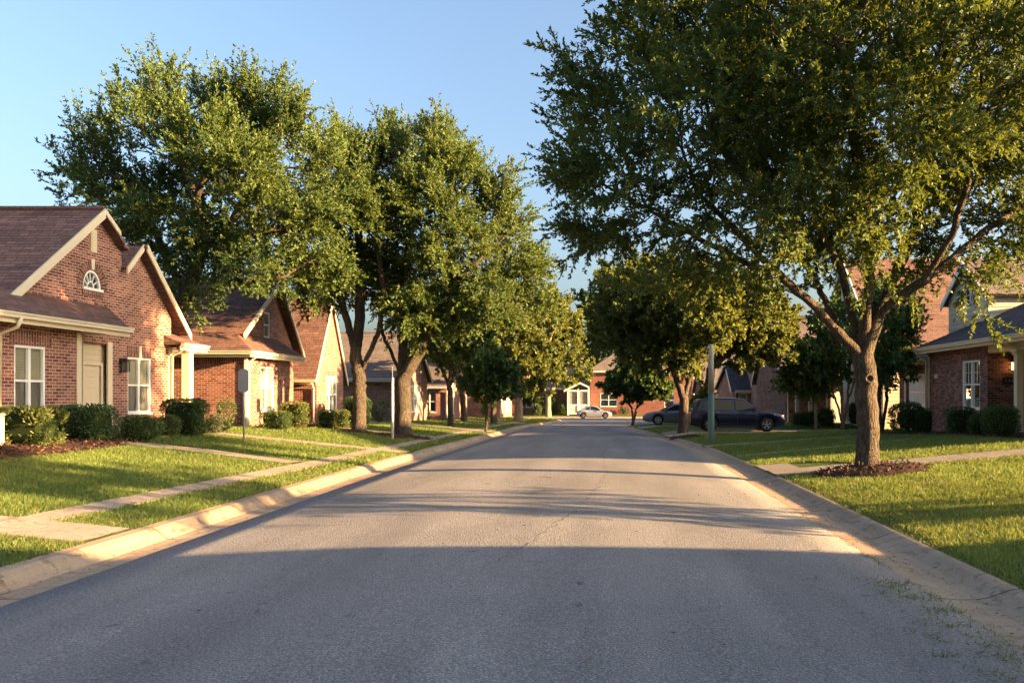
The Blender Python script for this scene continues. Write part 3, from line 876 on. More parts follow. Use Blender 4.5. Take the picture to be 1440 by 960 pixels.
def gable_house(label, side, Xf, depth, Y0, Y1, zb, ze, zp, yr=None, brick='brick', roof='roof_brown', trim='cream', fwin=(), swin=(), over=0.4,
                name='brick_house', cat='house', spout=True, fover=0.3, group='houses along the street', sdoors=(), vent=True, front=True):
    root = thing(name, label, cat, (Xf, Y0, zb), group)
    F = FL(Xf) if side < 0 else FR(Xf)
    xb = Xf + side * depth; xa0, xa1 = min(Xf, xb), max(Xf, xb)
    yr = 0.5 * (Y0 + Y1) if yr is None else yr
    zb0 = zb - 0.9
    w = MB()
    wall_face(w, F, [(Y0, zb0), (Y1, zb0), (Y1, ze), (yr, zp - 0.12), (Y0, ze)], [rect(*q[:4]) for q in fwin])
    wall_face(w, FC(Y0), [(xa0, zb0), (xa1, zb0), (xa1, ze), (xa0, ze)], [rect(*q[:4]) for q in list(swin) + list(sdoors)])
    w.poly([(xb, Y0, zb0), (xb, Y1, zb0), (xb, Y1, ze), (xb, yr, zp - 0.12), (xb, Y0, ze)])
    w.poly([(Xf, Y1, zb0), (xb, Y1, zb0), (xb, Y1, ze), (Xf, Y1, ze)])
    w.build('wall', M[brick], root)
    # soldier courses over the openings
    s = MB()
    for q in fwin: s.obox(F, q[0] - 0.12, q[1] + 0.12, q[3] + 0.004, q[3] + 0.24, -0.02, 0.006)
    for q in swin: s.obox(FC(Y0), q[0] - 0.12, q[1] + 0.12, q[3] + 0.004, q[3] + 0.24, -0.02, 0.006)
    s.obox(FC(Y0), xa0 + 0.01, xa1 - 0.01, ze - 0.44, ze - 0.22, -0.02, 0.005)
    build_pieces(s, 'lintel', M['soldier'], root)
    for q in fwin: window(root, F, *q[:4], cols=q[4] if len(q) > 4 else 2)
    for q in swin: window(root, FC(Y0), *q[:4], cols=q[4] if len(q) > 4 else 2)
    xo = Xf - side * fover
    r = MB()
    s0 = (zp - ze) / (yr - Y0); s1 = (zp - ze) / (Y1 - yr)
    e0 = ze - s0 * over; e1 = ze - s1 * over
    up = 0.09
    r.slab([(xo, Y0 - over, e0 + up), (xb, Y0 - over, e0 + up), (xb, yr, zp + up), (xo, yr, zp + up)], 0.10)
    r.slab([(xo, yr, zp + up), (xb, yr, zp + up), (xb, Y1 + over, e1 + up), (xo, Y1 + over, e1 + up)], 0.10)
    r.tube([(xo + side * 0.03, yr, zp + up + 0.01), (xb, yr, zp + up + 0.01)], 0.07, 6)
    r.build('roof', M[roof], root)
    t = MB()
    for (ya, za, yb_, zb_) in ((Y0 - over, e0, yr, zp), (yr, zp, Y1 + over, e1)):
        a0 = za + up - 0.11; b0 = zb_ + up - 0.11
        x0, x1 = (xo - 0.03, xo + 0.01) if side < 0 else (xo - 0.01, xo + 0.03)
        x0, x1 = (xo - 0.012, xo + 0.028) if side < 0 else (xo - 0.028, xo + 0.012)
        t.hexa([(x0, ya, a0 - 0.17), (x1, ya, a0 - 0.17), (x1, yb_, b0 - 0.17), (x0, yb_, b0 - 0.17), (x0, ya, a0 + 0.115), (x1, ya, a0 + 0.115), (x1, yb_, b0 + 0.115), (x0, yb_, b0 + 0.115)])
    build_pieces(t, 'rake_trim', M[trim], root)
    g = MB()
    gutter_prof(g, FC(Y0), xa0, max(xo, xa1) if side < 0 else xa1, e0 + up, over)
    g.build('gutter', M[trim], root)
    so = MB(); so.box(xa0, xa1, Y0 - over + 0.03, Y0 - 0.01, e0 - 0.09, e0 - 0.05); so.build('soffit', M['soffit'], root)
    if vent:
        v = MB(); zc = ze + (zp - ze) * 0.62
        v.obox(F, yr - 0.14, yr + 0.14, zc - 0.3, zc + 0.3, 0.0, 0.035)
        for i in range(6): v.obox(F, yr - 0.11, yr + 0.11, zc - 0.27 + i * 0.09, zc - 0.21 + i * 0.09, 0.035, 0.05)
        v.build('vent', M[trim], root)
    if spout:
        xs = Xf + side * 0.12
        downspout(root, [(xs, Y0 - over - 0.04, e0 - 0.03), (xs, Y0 - over * 0.6, e0 - 0.16), (xs, Y0 - 0.07, e0 - 0.34), (xs, Y0 - 0.07, zb + 0.12), (xs - side * 0.12, Y0 - 0.2, zb + 0.03)], trim)
    return root

def column(parent, x, y, z0, z1, w=0.24, m='cream'):
    c = MB(); h = w / 2
    c.box(x - h, x + h, y - h, y + h, z0, z1)
    c.box(x - h - .05, x + h + .05, y - h - .05, y + h + .05, z0 - .002, z0 + .16)
    c.box(x - h - .04, x + h + .04, y - h - .04, y + h + .04, z1 - .16, z1 - .10); c.box(x - h - .07, x + h + .07, y - h - .07, y + h + .07, z1 - .09, z1 + .002)
    return c.build('column', M[m], parent)

def wall_lamp(parent, fr, u, z, lit=False, label=None):
    l = MB()
    l.obox(fr, u - 0.05, u + 0.05, z - 0.02, z + 0.16, 0.0, 0.03)
    l.obox(fr, u - 0.02, u + 0.02, z + 0.10, z + 0.14, 0.03, 0.16)
    l.obox(fr, u - 0.10, u + 0.10, z + 0.04, z + 0.07, 0.06, 0.26); l.obox(fr, u - 0.06, u + 0.06, z + 0.07, z + 0.11, 0.10, 0.22); l.obox(fr, u - 0.02, u + 0.02, z + 0.11, z + 0.16, 0.14, 0.18)
    l.obox(fr, u - 0.085, u + 0.085, z - 0.26, z - 0.23, 0.075, 0.245)
    for a in (-0.085, 0.07):
        for b in (0.075, 0.23): l.obox(fr, u + a, u + a + 0.015, z - 0.23, z + 0.04, b, b + 0.015)
    o = l.build('wall_lamp', M['blackmetal'], parent, label)
    g = MB(); g.obox(fr, u - 0.06, u + 0.06, z - 0.22, z + 0.03, 0.10, 0.22)
    g.build('lamp_glass', M['lit'] if lit else M['lampglass'], o)
    return o

# ---------------------------------------------------------------- near left house
root = thing('brick_house', 'red brick house with half-round attic window and brown roof, nearest on the left', 'house', (-14.6, 22, 0.7), 'houses along the street')
XA, XB = -13.6, -14.6
FA, FB = FL(XA), FL(XB)
W1 = (18.0, 19.02, 1.40, 3.06); W2 = (23.92, 25.15, 1.34, 3.06)
w = MB()
wall_face(w, FA, [(11.5, 0.2), (20.3, 0.2), (20.3, 3.66), (11.5, 3.66)], [rect(*W1), rect(13.2, 14.6, 1.4, 3.06)])
w.poly([(XA, 20.3, 0.2), (XB - .2, 20.3, 0.2), (XB - .2, 20.3, 3.66), (XA, 20.3, 3.66)])
arch = [(22.27 + 0.40 * math.cos(math.radians(a)), 4.93 + 0.52 * math.sin(math.radians(a))) for a in range(0, 181, 15)]
wall_face(w, FB, [(17.9, 3.38), (23.1, 3.38), (23.1, 0.2), (26.3, 0.2), (26.3, 4.53), (24.4, 6.40), (23.62, 5.66), (23.62, 6.20), (23.32, 6.34), (23.1, 6.55), (22.34, 7.05)], [arch, rect(*W2)])
w.poly([(XB, 26.3, 0.2), (-26, 26.3, 0.2), (-26, 26.3, 4.5), (XB, 26.3, 4.5)])
w.poly([(XA, 11.5, 0.2), (-26, 11.5, 0.2), (-26, 11.5, 3.66), (XA, 11.5, 3.66)])
w.poly([(-26, 11.5, 0.2), (-26, 26.3, 0.2), (-26, 26.3, 4.5), (-26, 22.34, 7.0), (-26, 17.5, 3.5), (-26, 11.5, 3.5)])
w.build('wall', M['brick'], root)
s = MB()
s.obox(FA, W1[0] - .14, W1[1] + .16, W1[3] + 0.01, W1[3] + .36, -0.02, 0.012)
s.obox(FB, W2[0] - .04, 24.45, W2[3] + 0.01, W2[3] + .34, -0.02, 0.012); s.obox(FB, 24.62, W2[1] + .14, W2[3] + 0.01, W2[3] + .34, -0.02, 0.012)
s.obox(FA, W1[0] - .1, W1[1] + .1, W1[2] - .17, W1[2] - .05, -0.02, 0.04); s.obox(FB, W2[0] - .1, W2[1] + .1, W2[2] - .17, W2[2] - .05, -0.02, 0.04)
s.obox(FB, 21.82, 22.72, 4.72, 4.86, -0.02, 0.035)
build_pieces(s, 'lintel', M['soldier'], root)
s = MB(); n = 24
for i in range(n + 1):
    a = math.pi * i / n; c_, s_ = math.cos(a), math.sin(a)
    for r_, d_ in ((0, -.02), (0, .012), (.22, .012), (.22, -.02)): s.v.append(FB(22.27 + (.415 + r_) * c_, 4.94 + (.535 + r_) * s_, d_))
for i in range(n):
    for j in range(4):
        a, b = i * 4 + j, i * 4 + (j + 1) % 4
        l0, l1 = .09 * i * .75, .09 * (i + 1) * .75
        s.uvs[len(s.f)] = [(.02, l0), (.31, l0), (.31, l1), (.02, l1)]
        s.f.append((a, b, b + 4, a + 4)); s.m.append(0)
s.build('brick_arch', M['soldier_arch'], root)
k = MB()
k.hexa([FB(22.22, 5.46, -.02), FB(22.32, 5.46, -.02), FB(22.35, 5.76, -.02), FB(22.19, 5.76, -.02), FB(22.22, 5.46, .03), FB(22.32, 5.46, .03), FB(22.35, 5.76, .03), FB(22.19, 5.76, .03)])
k.obox(FB, 24.47, 24.60, W2[3] + .01, W2[3] + .36, -.02, .03)
build_pieces(k, 'keystone', M['cream'], root)
window(root, FA, *W1); window(root, FB, *W2); window(root, FA, 13.2, 14.6, 1.4, 3.06)
# fan window
f = MB(); n = 16
for r0, r1, d1 in ((0.345, 0.40, -0.02), (0.13, 0.155, -0.045)):
    for i in range(n):
        a0, a1 = math.pi * i / n, math.pi * (i + 1) / n
        P_ = lambda r_, a: (22.27 + r_ * math.cos(a), 4.93 + 1.3 * r_ * math.sin(a))
        q = [P_(r0, a0), P_(r1, a0), P_(r1, a1), P_(r0, a1)]
        f.hexa([FB(*p, -0.09) for p in q] + [FB(*p, d1) for p in q])
for a in (30, 60, 90, 120, 150):
    a = math.radians(a); c, s_ = math.cos(a), math.sin(a)
    p0 = (22.27 + .15 * c, 4.93 + 1.3 * .15 * s_); p1 = (22.27 + .35 * c, 4.93 + 1.3 * .35 * s_); nx, nz = -s_ * .010, c * .010
    q = [(p0[0] - nx, p0[1] - nz), (p0[0] + nx, p0[1] + nz), (p1[0] + nx, p1[1] + nz), (p1[0] - nx, p1[1] - nz)]
    f.hexa([FB(*p, -0.085) for p in q] + [FB(*p, -0.05) for p in q])
f.obox(FB, 21.84, 22.70, 4.86, 4.935, -0.09, 0.045)
f = f.build('window', M['white'], root, 'half-round fan window with radiating glazing bars')
p = MB(); p.poly([FB(u, z, -0.075) for u, z in arch]); p.build('pane', M['glass'], f)
p = MB(); p.poly([FB(u, z, -0.2) for u, z in arch]); p.build('blind', M['screen'], f)
v = MB(); v.obox(FB, 22.16, 22.42, 5.95, 6.60, 0, 0.04)
for i in range(8): v.obox(FB, 22.19, 22.39, 5.98 + i * .075, 6.03 + i * .075, 0.04, 0.055)
v.build('vent', M['cream'], root)
# entry: cream siding, posts, soffit
s = MB(); FE = FL(-14.78); siding(s, FE, 20.3, 23.1, 0.5, 3.6, 0.16); s.build('siding', M['siding'], root)
t = MB()
t.obox(FA, 20.12, 20.33, 0.4, 3.50, -0.02, 0.02); t.box(XA - 0.2, XA + 0.02, 20.30, 20.34, 0.4, 3.5)
t.obox(FB, 22.93, 23.14, 0.6, 3.45, -0.02, 0.03); t.obox(FL(-14.74), 21.55, 21.62, .5, 2.75, 0, .03); t.obox(FL(-14.74), 22.84, 22.92, .5, 2.75, 0, .03); t.obox(FL(-14.74), 21.55, 22.92, 2.75, 2.83, 0, .03)
t.obox(FB, 26.12, 26.34, 0.4, 3.5, -0.02, 0.03)
build_pieces(t, 'trim', M['cream'], root)
so = MB(); so.box(-14.78, -13.13, 11.5, 21.6, 3.56, 3.60); so.build('soffit', M['soffit'], root)
wall_lamp(root, FB, 23.55, 2.85)
st = MB(); st.box(-14.7, -13.3, 21.2, 22.95, 0.55, 0.98); st.box(-13.3, -12.95, 21.2, 22.95, 0.5, 0.84); st.box(-12.95, -12.55, 20.6, 22.6, 0.45, 0.735)
st.build('steps', M['stepbrick'], root)
r = MB()
r.slab([(-13.1, 11.2, 3.74), (-13.1, 21.57, 3.74), (-14.58, 22.9, 4.47), (-14.58, 11.2, 4.47)], 0.08)
r.slab([(-14.58, 11.2, 4.47), (-14.58, 19.6, 4.47), (-19.6, 19.6, 6.55), (-19.6, 11.2, 6.55)], 0.08)
r.slab([(-14.28, 22.34, 7.20), (-26.2, 22.34, 7.20), (-26.2, 17.9, 3.58), (-14.28, 17.9, 3.58)], 0.09)
r.slab([(-14.28, 22.34, 7.20), (-14.28, 23.05, 6.70), (-26.2, 23.05, 6.70), (-26.2, 22.34, 7.20)], 0.09)
r.slab([(-14.33, 23.05, 6.70), (-14.33, 23.40, 6.43), (-26.2, 23.40, 6.43), (-26.2, 23.05, 6.70)], 0.09)
r.slab([(-14.38, 23.40, 6.43), (-14.38, 23.68, 6.32), (-26.2, 23.68, 6.32), (-26.2, 23.40, 6.43)], 0.09)
r.slab([(-14.28, 24.4, 6.58), (-26.2, 24.4, 6.58), (-26.2, 26.98, 4.0), (-14.28, 26.98, 4.0)], 0.09)
r.slab([(-14.40, 24.4, 6.58), (-14.40, 23.55, 5.73), (-26.2, 23.55, 5.73), (-26.2, 24.4, 6.58)], 0.09)
r.slab([(-14.0, 25.85, 3.62), (-14.0, 27.5, 3.62), (-15.4, 26.7, 4.25), (-15.4, 25.85, 4.25)], 0.07)
r.slab([(-14.0, 27.5, 3.62), (-20, 27.5, 3.62), (-20, 26.7, 4.25), (-15.4, 26.7, 4.25)], 0.07)
r.poly([(-14.0, 25.85, 3.56), (-15.4, 25.85, 4.2), (-15.4, 25.85, 3.56)])
r.tube([(-14.3, 22.34, 7.21), (-26, 22.34, 7.21)], 0.08, 6)
r.build('roof', M['roof_brown'], root)
t = MB()
def rake(y0, z0, y1, z1, x, h=0.22):
    t.hexa([(x - .03, y0, z0 - h), (x + .015, y0, z0 - h), (x + .015, y1, z1 - h), (x - .03, y1, z1 - h), (x - .03, y0, z0 + .01), (x + .015, y0, z0 + .01), (x + .015, y1, z1 + .01), (x - .03, y1, z1 + .01)])
rake(17.9, 3.58, 22.34, 7.20, -14.27, 0.26); rake(22.34, 7.20, 23.05, 6.70, -14.27, 0.14)
rake(24.4, 6.58, 26.98, 4.0, -14.27, 0.24); rake(23.55, 5.73, 24.4, 6.58, -14.38, 0.20)
build_pieces(t, 'rake_trim', M['cream'], root)
g = MB(); gutter_prof(g, FL(-13.1), 11.2, 21.6, 3.74, 0.0); g.build('gutter', M['cream'], root)
g = MB(); gutter_prof(g, FL(-14.0), 25.85, 27.5, 3.62, 0.0); gutter_prof(g, FC(27.46), -15, -14.0, 3.62, 0.0); g.build('gutter', M['cream'], root)
downspout(root, [(-13.02, 17.45, 3.64), (-13.1, 17.45, 3.42), (-13.5, 17.45, 3.26), (-13.53, 17.45, 0.9)])
downspout(root, [(-13.95, 25.95, 3.52), (-14.1, 26.0, 3.36), (-14.5, 26.2, 3.2), (-14.52, 26.22, 0.9)])
column(root, -14.2, 26.6, 0.6, 3.5, 0.26)

# ---------------------------------------------------------------- second left house: side wall in view, skirt roof over the street bay
def house_two():
    zb = 0.52
    root = thing('brick_house', 'dark red brick house with steep brown roof and tall side wall behind the sign post', 'house', (-13.7, 29.8, zb), 'houses along the street')
    Fa, Fb = FL(-13.7), FL(-14.55)
    w = MB(); zt = 3.50; W = (31.05, 32.35, 1.28, 3.02)
    wall_face(w, Fa, [(29.8, -.4), (34.0, -.4), (34.0, zt), (29.8, zt)], [rect(*W)])
    wall_face(w, FC(29.8), [(-26, -.4), (-13.7, -.4), (-13.7, zt), (-26, zt)])
    U = (33.35, 33.95, 4.35, 5.45)
    wall_face(w, Fb, [(30.2, 3.0), (34.0, 3.0), (34.0, -.4), (36.5, -.4), (36.5, 3.95), (34.2, 6.75), (30.0, 3.7)], [rect(*U)])
    w.poly([(-13.7, 34.0, -.4), (-14.6, 34.0, -.4), (-14.6, 34.0, zt), (-13.7, 34.0, zt)])
    w.poly([(-14.55, 36.5, -.4), (-26, 36.5, -.4), (-26, 36.5, 3.9), (-14.55, 36.5, 3.9)])
    w.poly([(-26, 29.8, -.4), (-26, 36.5, -.4), (-26, 36.5, 3.9), (-26, 34.2, 6.75), (-26, 29.8, zt)])
    w.build('wall', M['brick_b'], root)
    s = MB(); s.obox(FC(29.8), -25.9, -13.71, zt - .42, zt - .20, -.02, .006)
    s.obox(Fa, W[0] - .1, W[1] + .1, W[3] + .01, W[3] + .3, -.02, .01); s.obox(Fa, W[0] - .1, W[1] + .1, W[2] - .16, W[2] - .05, -.02, .04)
    build_pieces(s, 'lintel', M['soldier'], root)
    window(root, Fa, *W); window(root, Fb, *U, cols=1, lower='blind', label='small attic window in the gable')
    r = MB()
    r.slab([(-13.25, 29.35, 3.56), (-13.25, 34.5, 3.56), (-14.52, 34.5, 4.35), (-14.52, 30.7, 4.35)], .08)       # skirt
    r.slab([(-13.25, 29.35, 3.56), (-14.52, 30.7, 4.35), (-26.2, 30.7, 4.35), (-26.2, 29.35, 3.56)], .08)
    r.slab([(-14.22, 30.68, 4.30), (-14.22, 34.2, 6.92), (-26.2, 34.2, 6.92), (-26.2, 30.68, 4.30)], .09)
    r.slab([(-14.15, 34.2, 6.92), (-26.2, 34.2, 6.92), (-26.2, 36.9, 3.72), (-14.15, 36.9, 3.72)], .09)
    r.tube([(-14.3, 34.2, 6.94), (-26, 34.2, 6.94)], .08, 6)
    r.build('roof', M['roof_brown'], root)
    t = MB()
    for (ya, za, yb_, zb_) in ((30.68, 4.30, 34.2, 6.92), (34.2, 6.92, 36.9, 3.72)):
        t.hexa([(-14.20, ya, za - .22), (-14.13, ya, za - .22), (-14.13, yb_, zb_ - .22), (-14.20, yb_, zb_ - .22), (-14.20, ya, za + .01), (-14.13, ya, za + .01), (-14.13, yb_, zb_ + .01), (-14.20, yb_, zb_ + .01)])
    t.box(-13.72, -13.62, 29.72, 29.82, zb - .1, 3.35)
    build_pieces(t, 'rake_trim', M['cream'], root)
    g = MB(); gutter_prof(g, FL(-13.25), 29.3, 34.5, 3.56, 0.0); gutter_prof(g, FC(29.35), -26, -13.2, 3.56, 0.0); g.build('gutter', M['cream'], root)
    so = MB(); so.box(-26, -13.3, 29.4, 29.78, 3.40, 3.44); so.box(-13.68, -13.3, 29.8, 34.4, 3.40, 3.44); so.build('soffit', M['soffit'], root)
    downspout(root, [(-13.22, 29.9, 3.44), (-13.4, 29.86, 3.3), (-13.6, 29.88, 3.12), (-13.62, 29.88, zb + .1), (-13.35, 29.8, zb + .03)])
house_two()
# a small cellar vent-free step between houses two and three is hidden by shrubs
gable_house('narrow red brick house with steep brown roof and sunlit tall window, third on the left', -1, -13.8, 12, 37.4, 41.2, 0.42, 3.25, 6.6, 39.3, 'brick_b', 'roof_brown', 'cream', fwin=[(38.65, 40.3, 1.0, 2.85, 3)], vent=False, fover=0.12)
gable_house('pink brick house with grey shingle roof behind the twin trunked oaks', -1, -13.0, 13, 48.5, 57.2, 0.24, 3.1, 6.0, 53.0, 'brick_pink', 'roof_grey', 'white', fwin=[(52.6, 54.8, 0.75, 2.55, 3), (49.1, 50.0, 0.3, 2.4, 1)], vent=True)
gable_house('pink brick house with grey roof and pale corner windows, fifth on the left', -1, -12.2, 13, 61.0, 69.0, 0.05, 2.75, 5.6, 65.0, 'brick_pink', 'roof_grey', 'white', fwin=[(62.0, 63.2, 0.4, 2.3, 2), (66.0, 67.4, 0.5, 2.3, 2)], swin=[(-14.2, -13.2, 0.55, 2.2, 2)])
gable_house('low sunlit orange brick house with white framed openings beyond the lawn trees', -1, -9.6, 14, 71.5, 80.5, -0.15, 2.5, 5.0, 76.0, 'brick', 'roof_grey', 'white', fwin=[(72.6, 73.6, 0.2, 2.1, 2), (75.2, 77.2, 0.3, 2.1, 3), (78.4, 79.4, 0.2, 2.1, 2)], spout=False)

# ---------------------------------------------------------------- houses across the end of the street
def end_house(label, x0, x1, Y, depth, zb, ze, zp, brick, roof, wins, over=0.45):
    root = thing('brick_house', label, 'house', (0.5 * (x0 + x1), Y, zb), 'houses across the end of the street')
    w = MB(); F = FC(Y)
    wall_face(w, F, [(x0, zb - .8), (x1, zb - .8), (x1, ze), (x0, ze)], [rect(*q[:4]) for q in wins])
    w.poly([(x0, Y, zb - .8), (x0, Y + depth, zb - .8), (x0, Y + depth, ze), (x0, Y, ze)]); w.poly([(x1, Y, zb - .8), (x1, Y + depth, zb - .8), (x1, Y + depth, ze), (x1, Y, ze)])
    w.poly([(x0, Y + depth, zb - .8), (x1, Y + depth, zb - .8), (x1, Y + depth, ze), (x0, Y + depth, ze)])
    w.build('wall', M[brick], root)
    for q in wins: window(root, F, *q[:4], cols=q[4], lower='screen')
    r = MB(); a, b = x0 - over, x1 + over; y0, y1 = Y - over, Y + depth + over; i = min((y1 - y0) / 2, (b - a) / 2 * .8); ym = .5 * (y0 + y1)
    r.slab([(a, y0, ze), (b, y0, ze), (b - i, ym, zp), (a + i, ym, zp)], .1); r.slab([(a, y1, ze), (b, y1, ze), (b - i, ym, zp), (a + i, ym, zp)], .1)
    r.slab([(a, y0, ze), (a, y1, ze), (a + i, ym, zp)], .1); r.slab([(b, y0, ze), (b, y1, ze), (b - i, ym, zp)], .1)
    r.build('roof', M[roof], root)
    g = MB(); gutter_prof(g, F, a, b, ze + .02, over); g.build('gutter', M['white'], root)
    return root
hA = end_house('plain wide red brick house closing the view behind the silver car', -1.9, 21, 99.0, 10, -0.45, 4.9, 8.6, 'brick_far', 'roof_grey', [(-0.6, 1.5, 0.45, 2.1, 2), (7.5, 8.75, 0.35, 2.05, 1), (13, 14.6, 0.4, 2.1, 2)])
sp = MB(); sp.tube([(11.2, 98.9, 4.7), (11.2, 98.9, -.3)], .06, 6); sp.build('downspout', M['white'], hA)
hB = end_house('low brick house with grey roof behind the far hedge, left of the screened porch', -19, -4.6, 101.0, 9, -0.45, 2.75, 5.9, 'brick_b', 'roof_grey', [(-11, -9.4, .3, 2.0, 2)])
# screened porch
pr = thing('screened_porch', 'white screened porch with lattice base and small gable roof', 'porch', (-3.2, 97.6, -0.4))
FP = FC(97.0); t = MB()
for u in (-4.6, -3.35, -2.05): t.obox(FP, u - .1, u + .1, -.6, 2.7 if u > -4 else 2.35, -.1, .1)
t.obox(FP, -4.6, -2.05, 2.3, 2.5, -.08, .08); t.obox(FP, -4.6, -2.05, 0.55, 0.72, -.08, .08); t.obox(FP, -4.6, -2.05, -.5, -.36, -.08, .08)
t.build('frame', M['white'], pr)
l = MB()
for i in range(12):
    u = -4.5 + i * .2
    l.hexa([FP(u, -.36, 0), FP(u + .07, -.36, 0), FP(u + .47, .55, 0), FP(u + .40, .55, 0), FP(u, -.36, .02), FP(u + .07, -.36, .02), FP(u + .47, .55, .02), FP(u + .40, .55, .02)])
    l.hexa([FP(u + .40, -.36, .02), FP(u + .47, -.36, .02), FP(u + .07, .55, .02), FP(u, .55, .02), FP(u + .40, -.36, .04), FP(u + .47, -.36, .04), FP(u + .07, .55, .04), FP(u, .55, .04)])
l.obox(FP, -4.6, -2.05, -.4, .6, -.05, -.03)
l.build('lattice', M['white'], pr)
s = MB(); s.obox(FP, -4.5, -2.1, .7, 2.3, -.05, -.04); s.build('screen', M['screen'], pr)
s = MB(); s.box(-4.6, -2.05, 97.3, 98.9, -.6, 2.4); s.build('porch_room', M['siding_grey'], pr)
r = MB(); r.slab([(-5.1, 96.7, 2.45), (-3.1, 96.7, 3.45), (-3.1, 99.0, 3.45), (-5.1, 99.0, 2.45)], .08); r.slab([(-1.95, 96.7, 2.9), (-3.1, 96.7, 3.45), (-3.1, 99.0, 3.45), (-1.95, 99.0, 2.9)], .08)
r.build('roof', M['roof_grey'], pr)
t = MB()
for (xa, za, xb_, zb_) in ((-5.1, 2.45, -3.1, 3.45), (-3.1, 3.45, -1.95, 2.9)):
    t.hexa([(xa, 96.64, za - .2), (xb_, 96.64, zb_ - .2), (xb_, 96.70, zb_ - .2), (xa, 96.70, za - .2), (xa, 96.64, za + .02), (xb_, 96.64, zb_ + .02), (xb_, 96.70, zb_ + .02), (xa, 96.70, za + .02)])
t.build('rake_trim', M['white'], pr)

# ---------------------------------------------------------------- near right house
def right_house():
    zb = 0.62
    root = thing('brick_house', 'brown brick house with charcoal roof, sided dormer, garage and porch, nearest on the right', 'house', (12.8, 26, zb), 'houses along the street')
    F = FR(12.8); W = (26.72, 28.05, 1.42, 3.10)
    w = MB()
    wall_face(w, F, [(26.2, -.2), (31.0, -.2), (31.0, 3.62), (26.2, 3.62)], [rect(*W)])
    wall_face(w, FC(26.2), [(12.8, -.2), (15.2, -.2), (15.2, 3.62), (12.8, 3.62)])
    wall_face(w, FR(15.2), [(19.6, -.2), (26.2, -.2), (26.2, 3.62), (19.6, 3.62)], [rect(24.3, 25.35, .75, 2.95)])
    w.poly([(12.8, 31, -.2), (14, 31, -.2), (14, 31, 3.62), (12.8, 31, 3.62)])
    FG = FR(13.9)
    wall_face(w, FG, [(31.0, -.2), (36.95, -.2), (36.95, 3.3), (31.0, 3.3)], [rect(33.75, 36.1, .3, 2.62)])
    wall_face(w, FC(19.6), [(15.2, -.2), (25, -.2), (25, 3.62), (15.2, 3.62)])
    w.poly([(25, 19.6, -.2), (25, 36.95, -.2), (25, 36.95, 3.3), (25, 19.6, 3.3)]); w.poly([(13.9, 36.95, -.2), (25, 36.95, -.2), (25, 36.95, 3.3), (13.9, 36.95, 3.3)])
    w.build('wall', M['brick_dark'], root)
    s = MB(); s.obox(F, W[0] - .1, W[1] + .1, W[3] + .01, W[3] + .3, -.02, .01); s.obox(F, W[0] - .1, W[1] + .1, W[2] - .16, W[2] - .05, -.02, .04)
    s.obox(F, 26.21, 30.99, 3.42, 3.60, -.02, .006)
    build_pieces(s, 'lintel', M['soldier'], root)
    window(root, F, *W, bars=True, upper='none')
    # garage door
    t = MB(); t.obox(FG, 33.55, 33.75, .2, 2.82, -.05, .03); t.obox(FG, 36.1, 36.3, .2, 2.82, -.05, .03); t.obox(FG, 33.75, 36.1, 2.62, 2.82, -.05, .03)
    t.obox(F, 30.86, 31.02, .4, 3.4, -.02, .02)
    build_pieces(t, 'trim', M['cream'], root)
    g = MB()
    for i in range(4):
        z = .30 + i * .58; g.obox(FG, 33.75, 36.1, z, z + .57, -.15, -.12)
        for j in range(4): g.obox(FG, 33.82 + j * .58, 34.30 + j * .58, z + .08, z + .49, -.12, -.108)
    g.build('garage_door', M['garage'], root)
    # front door in the porch
    d = MB(); D = FR(15.2); d.obox(D, 24.3, 25.35, .75, 2.95, -.1, -.05)
    for a, b in ((.95, 1.75), (1.9, 2.8)):
        d.obox(D, 24.42, 24.78, a, b, -.05, -.035); d.obox(D, 24.87, 25.23, a, b, -.05, -.035)
    d = d.build('door', M['door'], root)
    k = MB(); k.lathe(D(24.4, 1.75, -.02), [(.03, -.03), (.035, 0), (.02, .02)], 8, 'x'); k.build('handle', M['galv'], d)
    # porch: floor, columns, beam, ceiling
    f = MB(); f.box(12.7, 15.2, 19.6, 26.19, .2, zb + .12); f.build('porch_floor', M['walk'], root)
    column(root, 12.95, 24.5, zb + .1, 3.32, .2); column(root, 12.95, 20.0, zb + .1, 3.32, .2)
    b = MB(); b.box(12.82, 13.08, 19.6, 26.19, 3.30, 3.62); b.box(12.3, 15.2, 19.2, 26.19, 3.60, 3.64); b.box(12.35, 12.79, 26.2, 31.0, 3.53, 3.57); b.box(13.45, 13.88, 31.05, 37.2, 3.27, 3.31); b.build('soffit', M['cream'], root)
    # wall lamp and number plate on the porch return wall, facing down the street
    R = FC(26.2)
    wall_lamp(root, R, 13.62, 2.95, True, 'black wall lantern with a warm lit bulb')
    n = MB(); n.obox(R, 13.30, 13.84, 2.24, 2.49, .002, .03)
    n = n.build('number_plate', M['blackmetal'], root)
    cu = bpy.data.curves.new('house_number', 'FONT'); cu.body = '1442'; cu.size = .17; cu.extrude = .004; cu.align_x = 'CENTER'; cu.align_y = 'CENTER'; cu.space_character = 1.25
    tmp = bpy.data.objects.new('house_number', cu); COL.objects.link(tmp); bpy.context.view_layer.update()
    me = bpy.data.meshes.new_from_object(tmp.evaluated_get(bpy.context.evaluated_depsgraph_get())); bpy.data.objects.remove(tmp)
    me.transform(Matrix.Translation(Vector((13.57, 26.2 - .035, 2.365)) - Vector(root.location)) @ Matrix.Rotation(math.pi / 2, 4, 'X'))
    me.materials.clear(); me.materials.append(M['galv'])
    o = bpy.data.objects.new('house_number', me); link(o, n)
    for uu, zz in ((30.2, 2.62),):
        v = MB(); v.obox(F, uu - .09, uu + .09, zz - .09, zz + .09, 0, .05); v.build('vent', M['cream'], root)
    v = MB(); v.obox(FG, 34.85, 35.0, 2.85, 3.02, 0, .1); v.build('light_fitting', M['cream'], root)
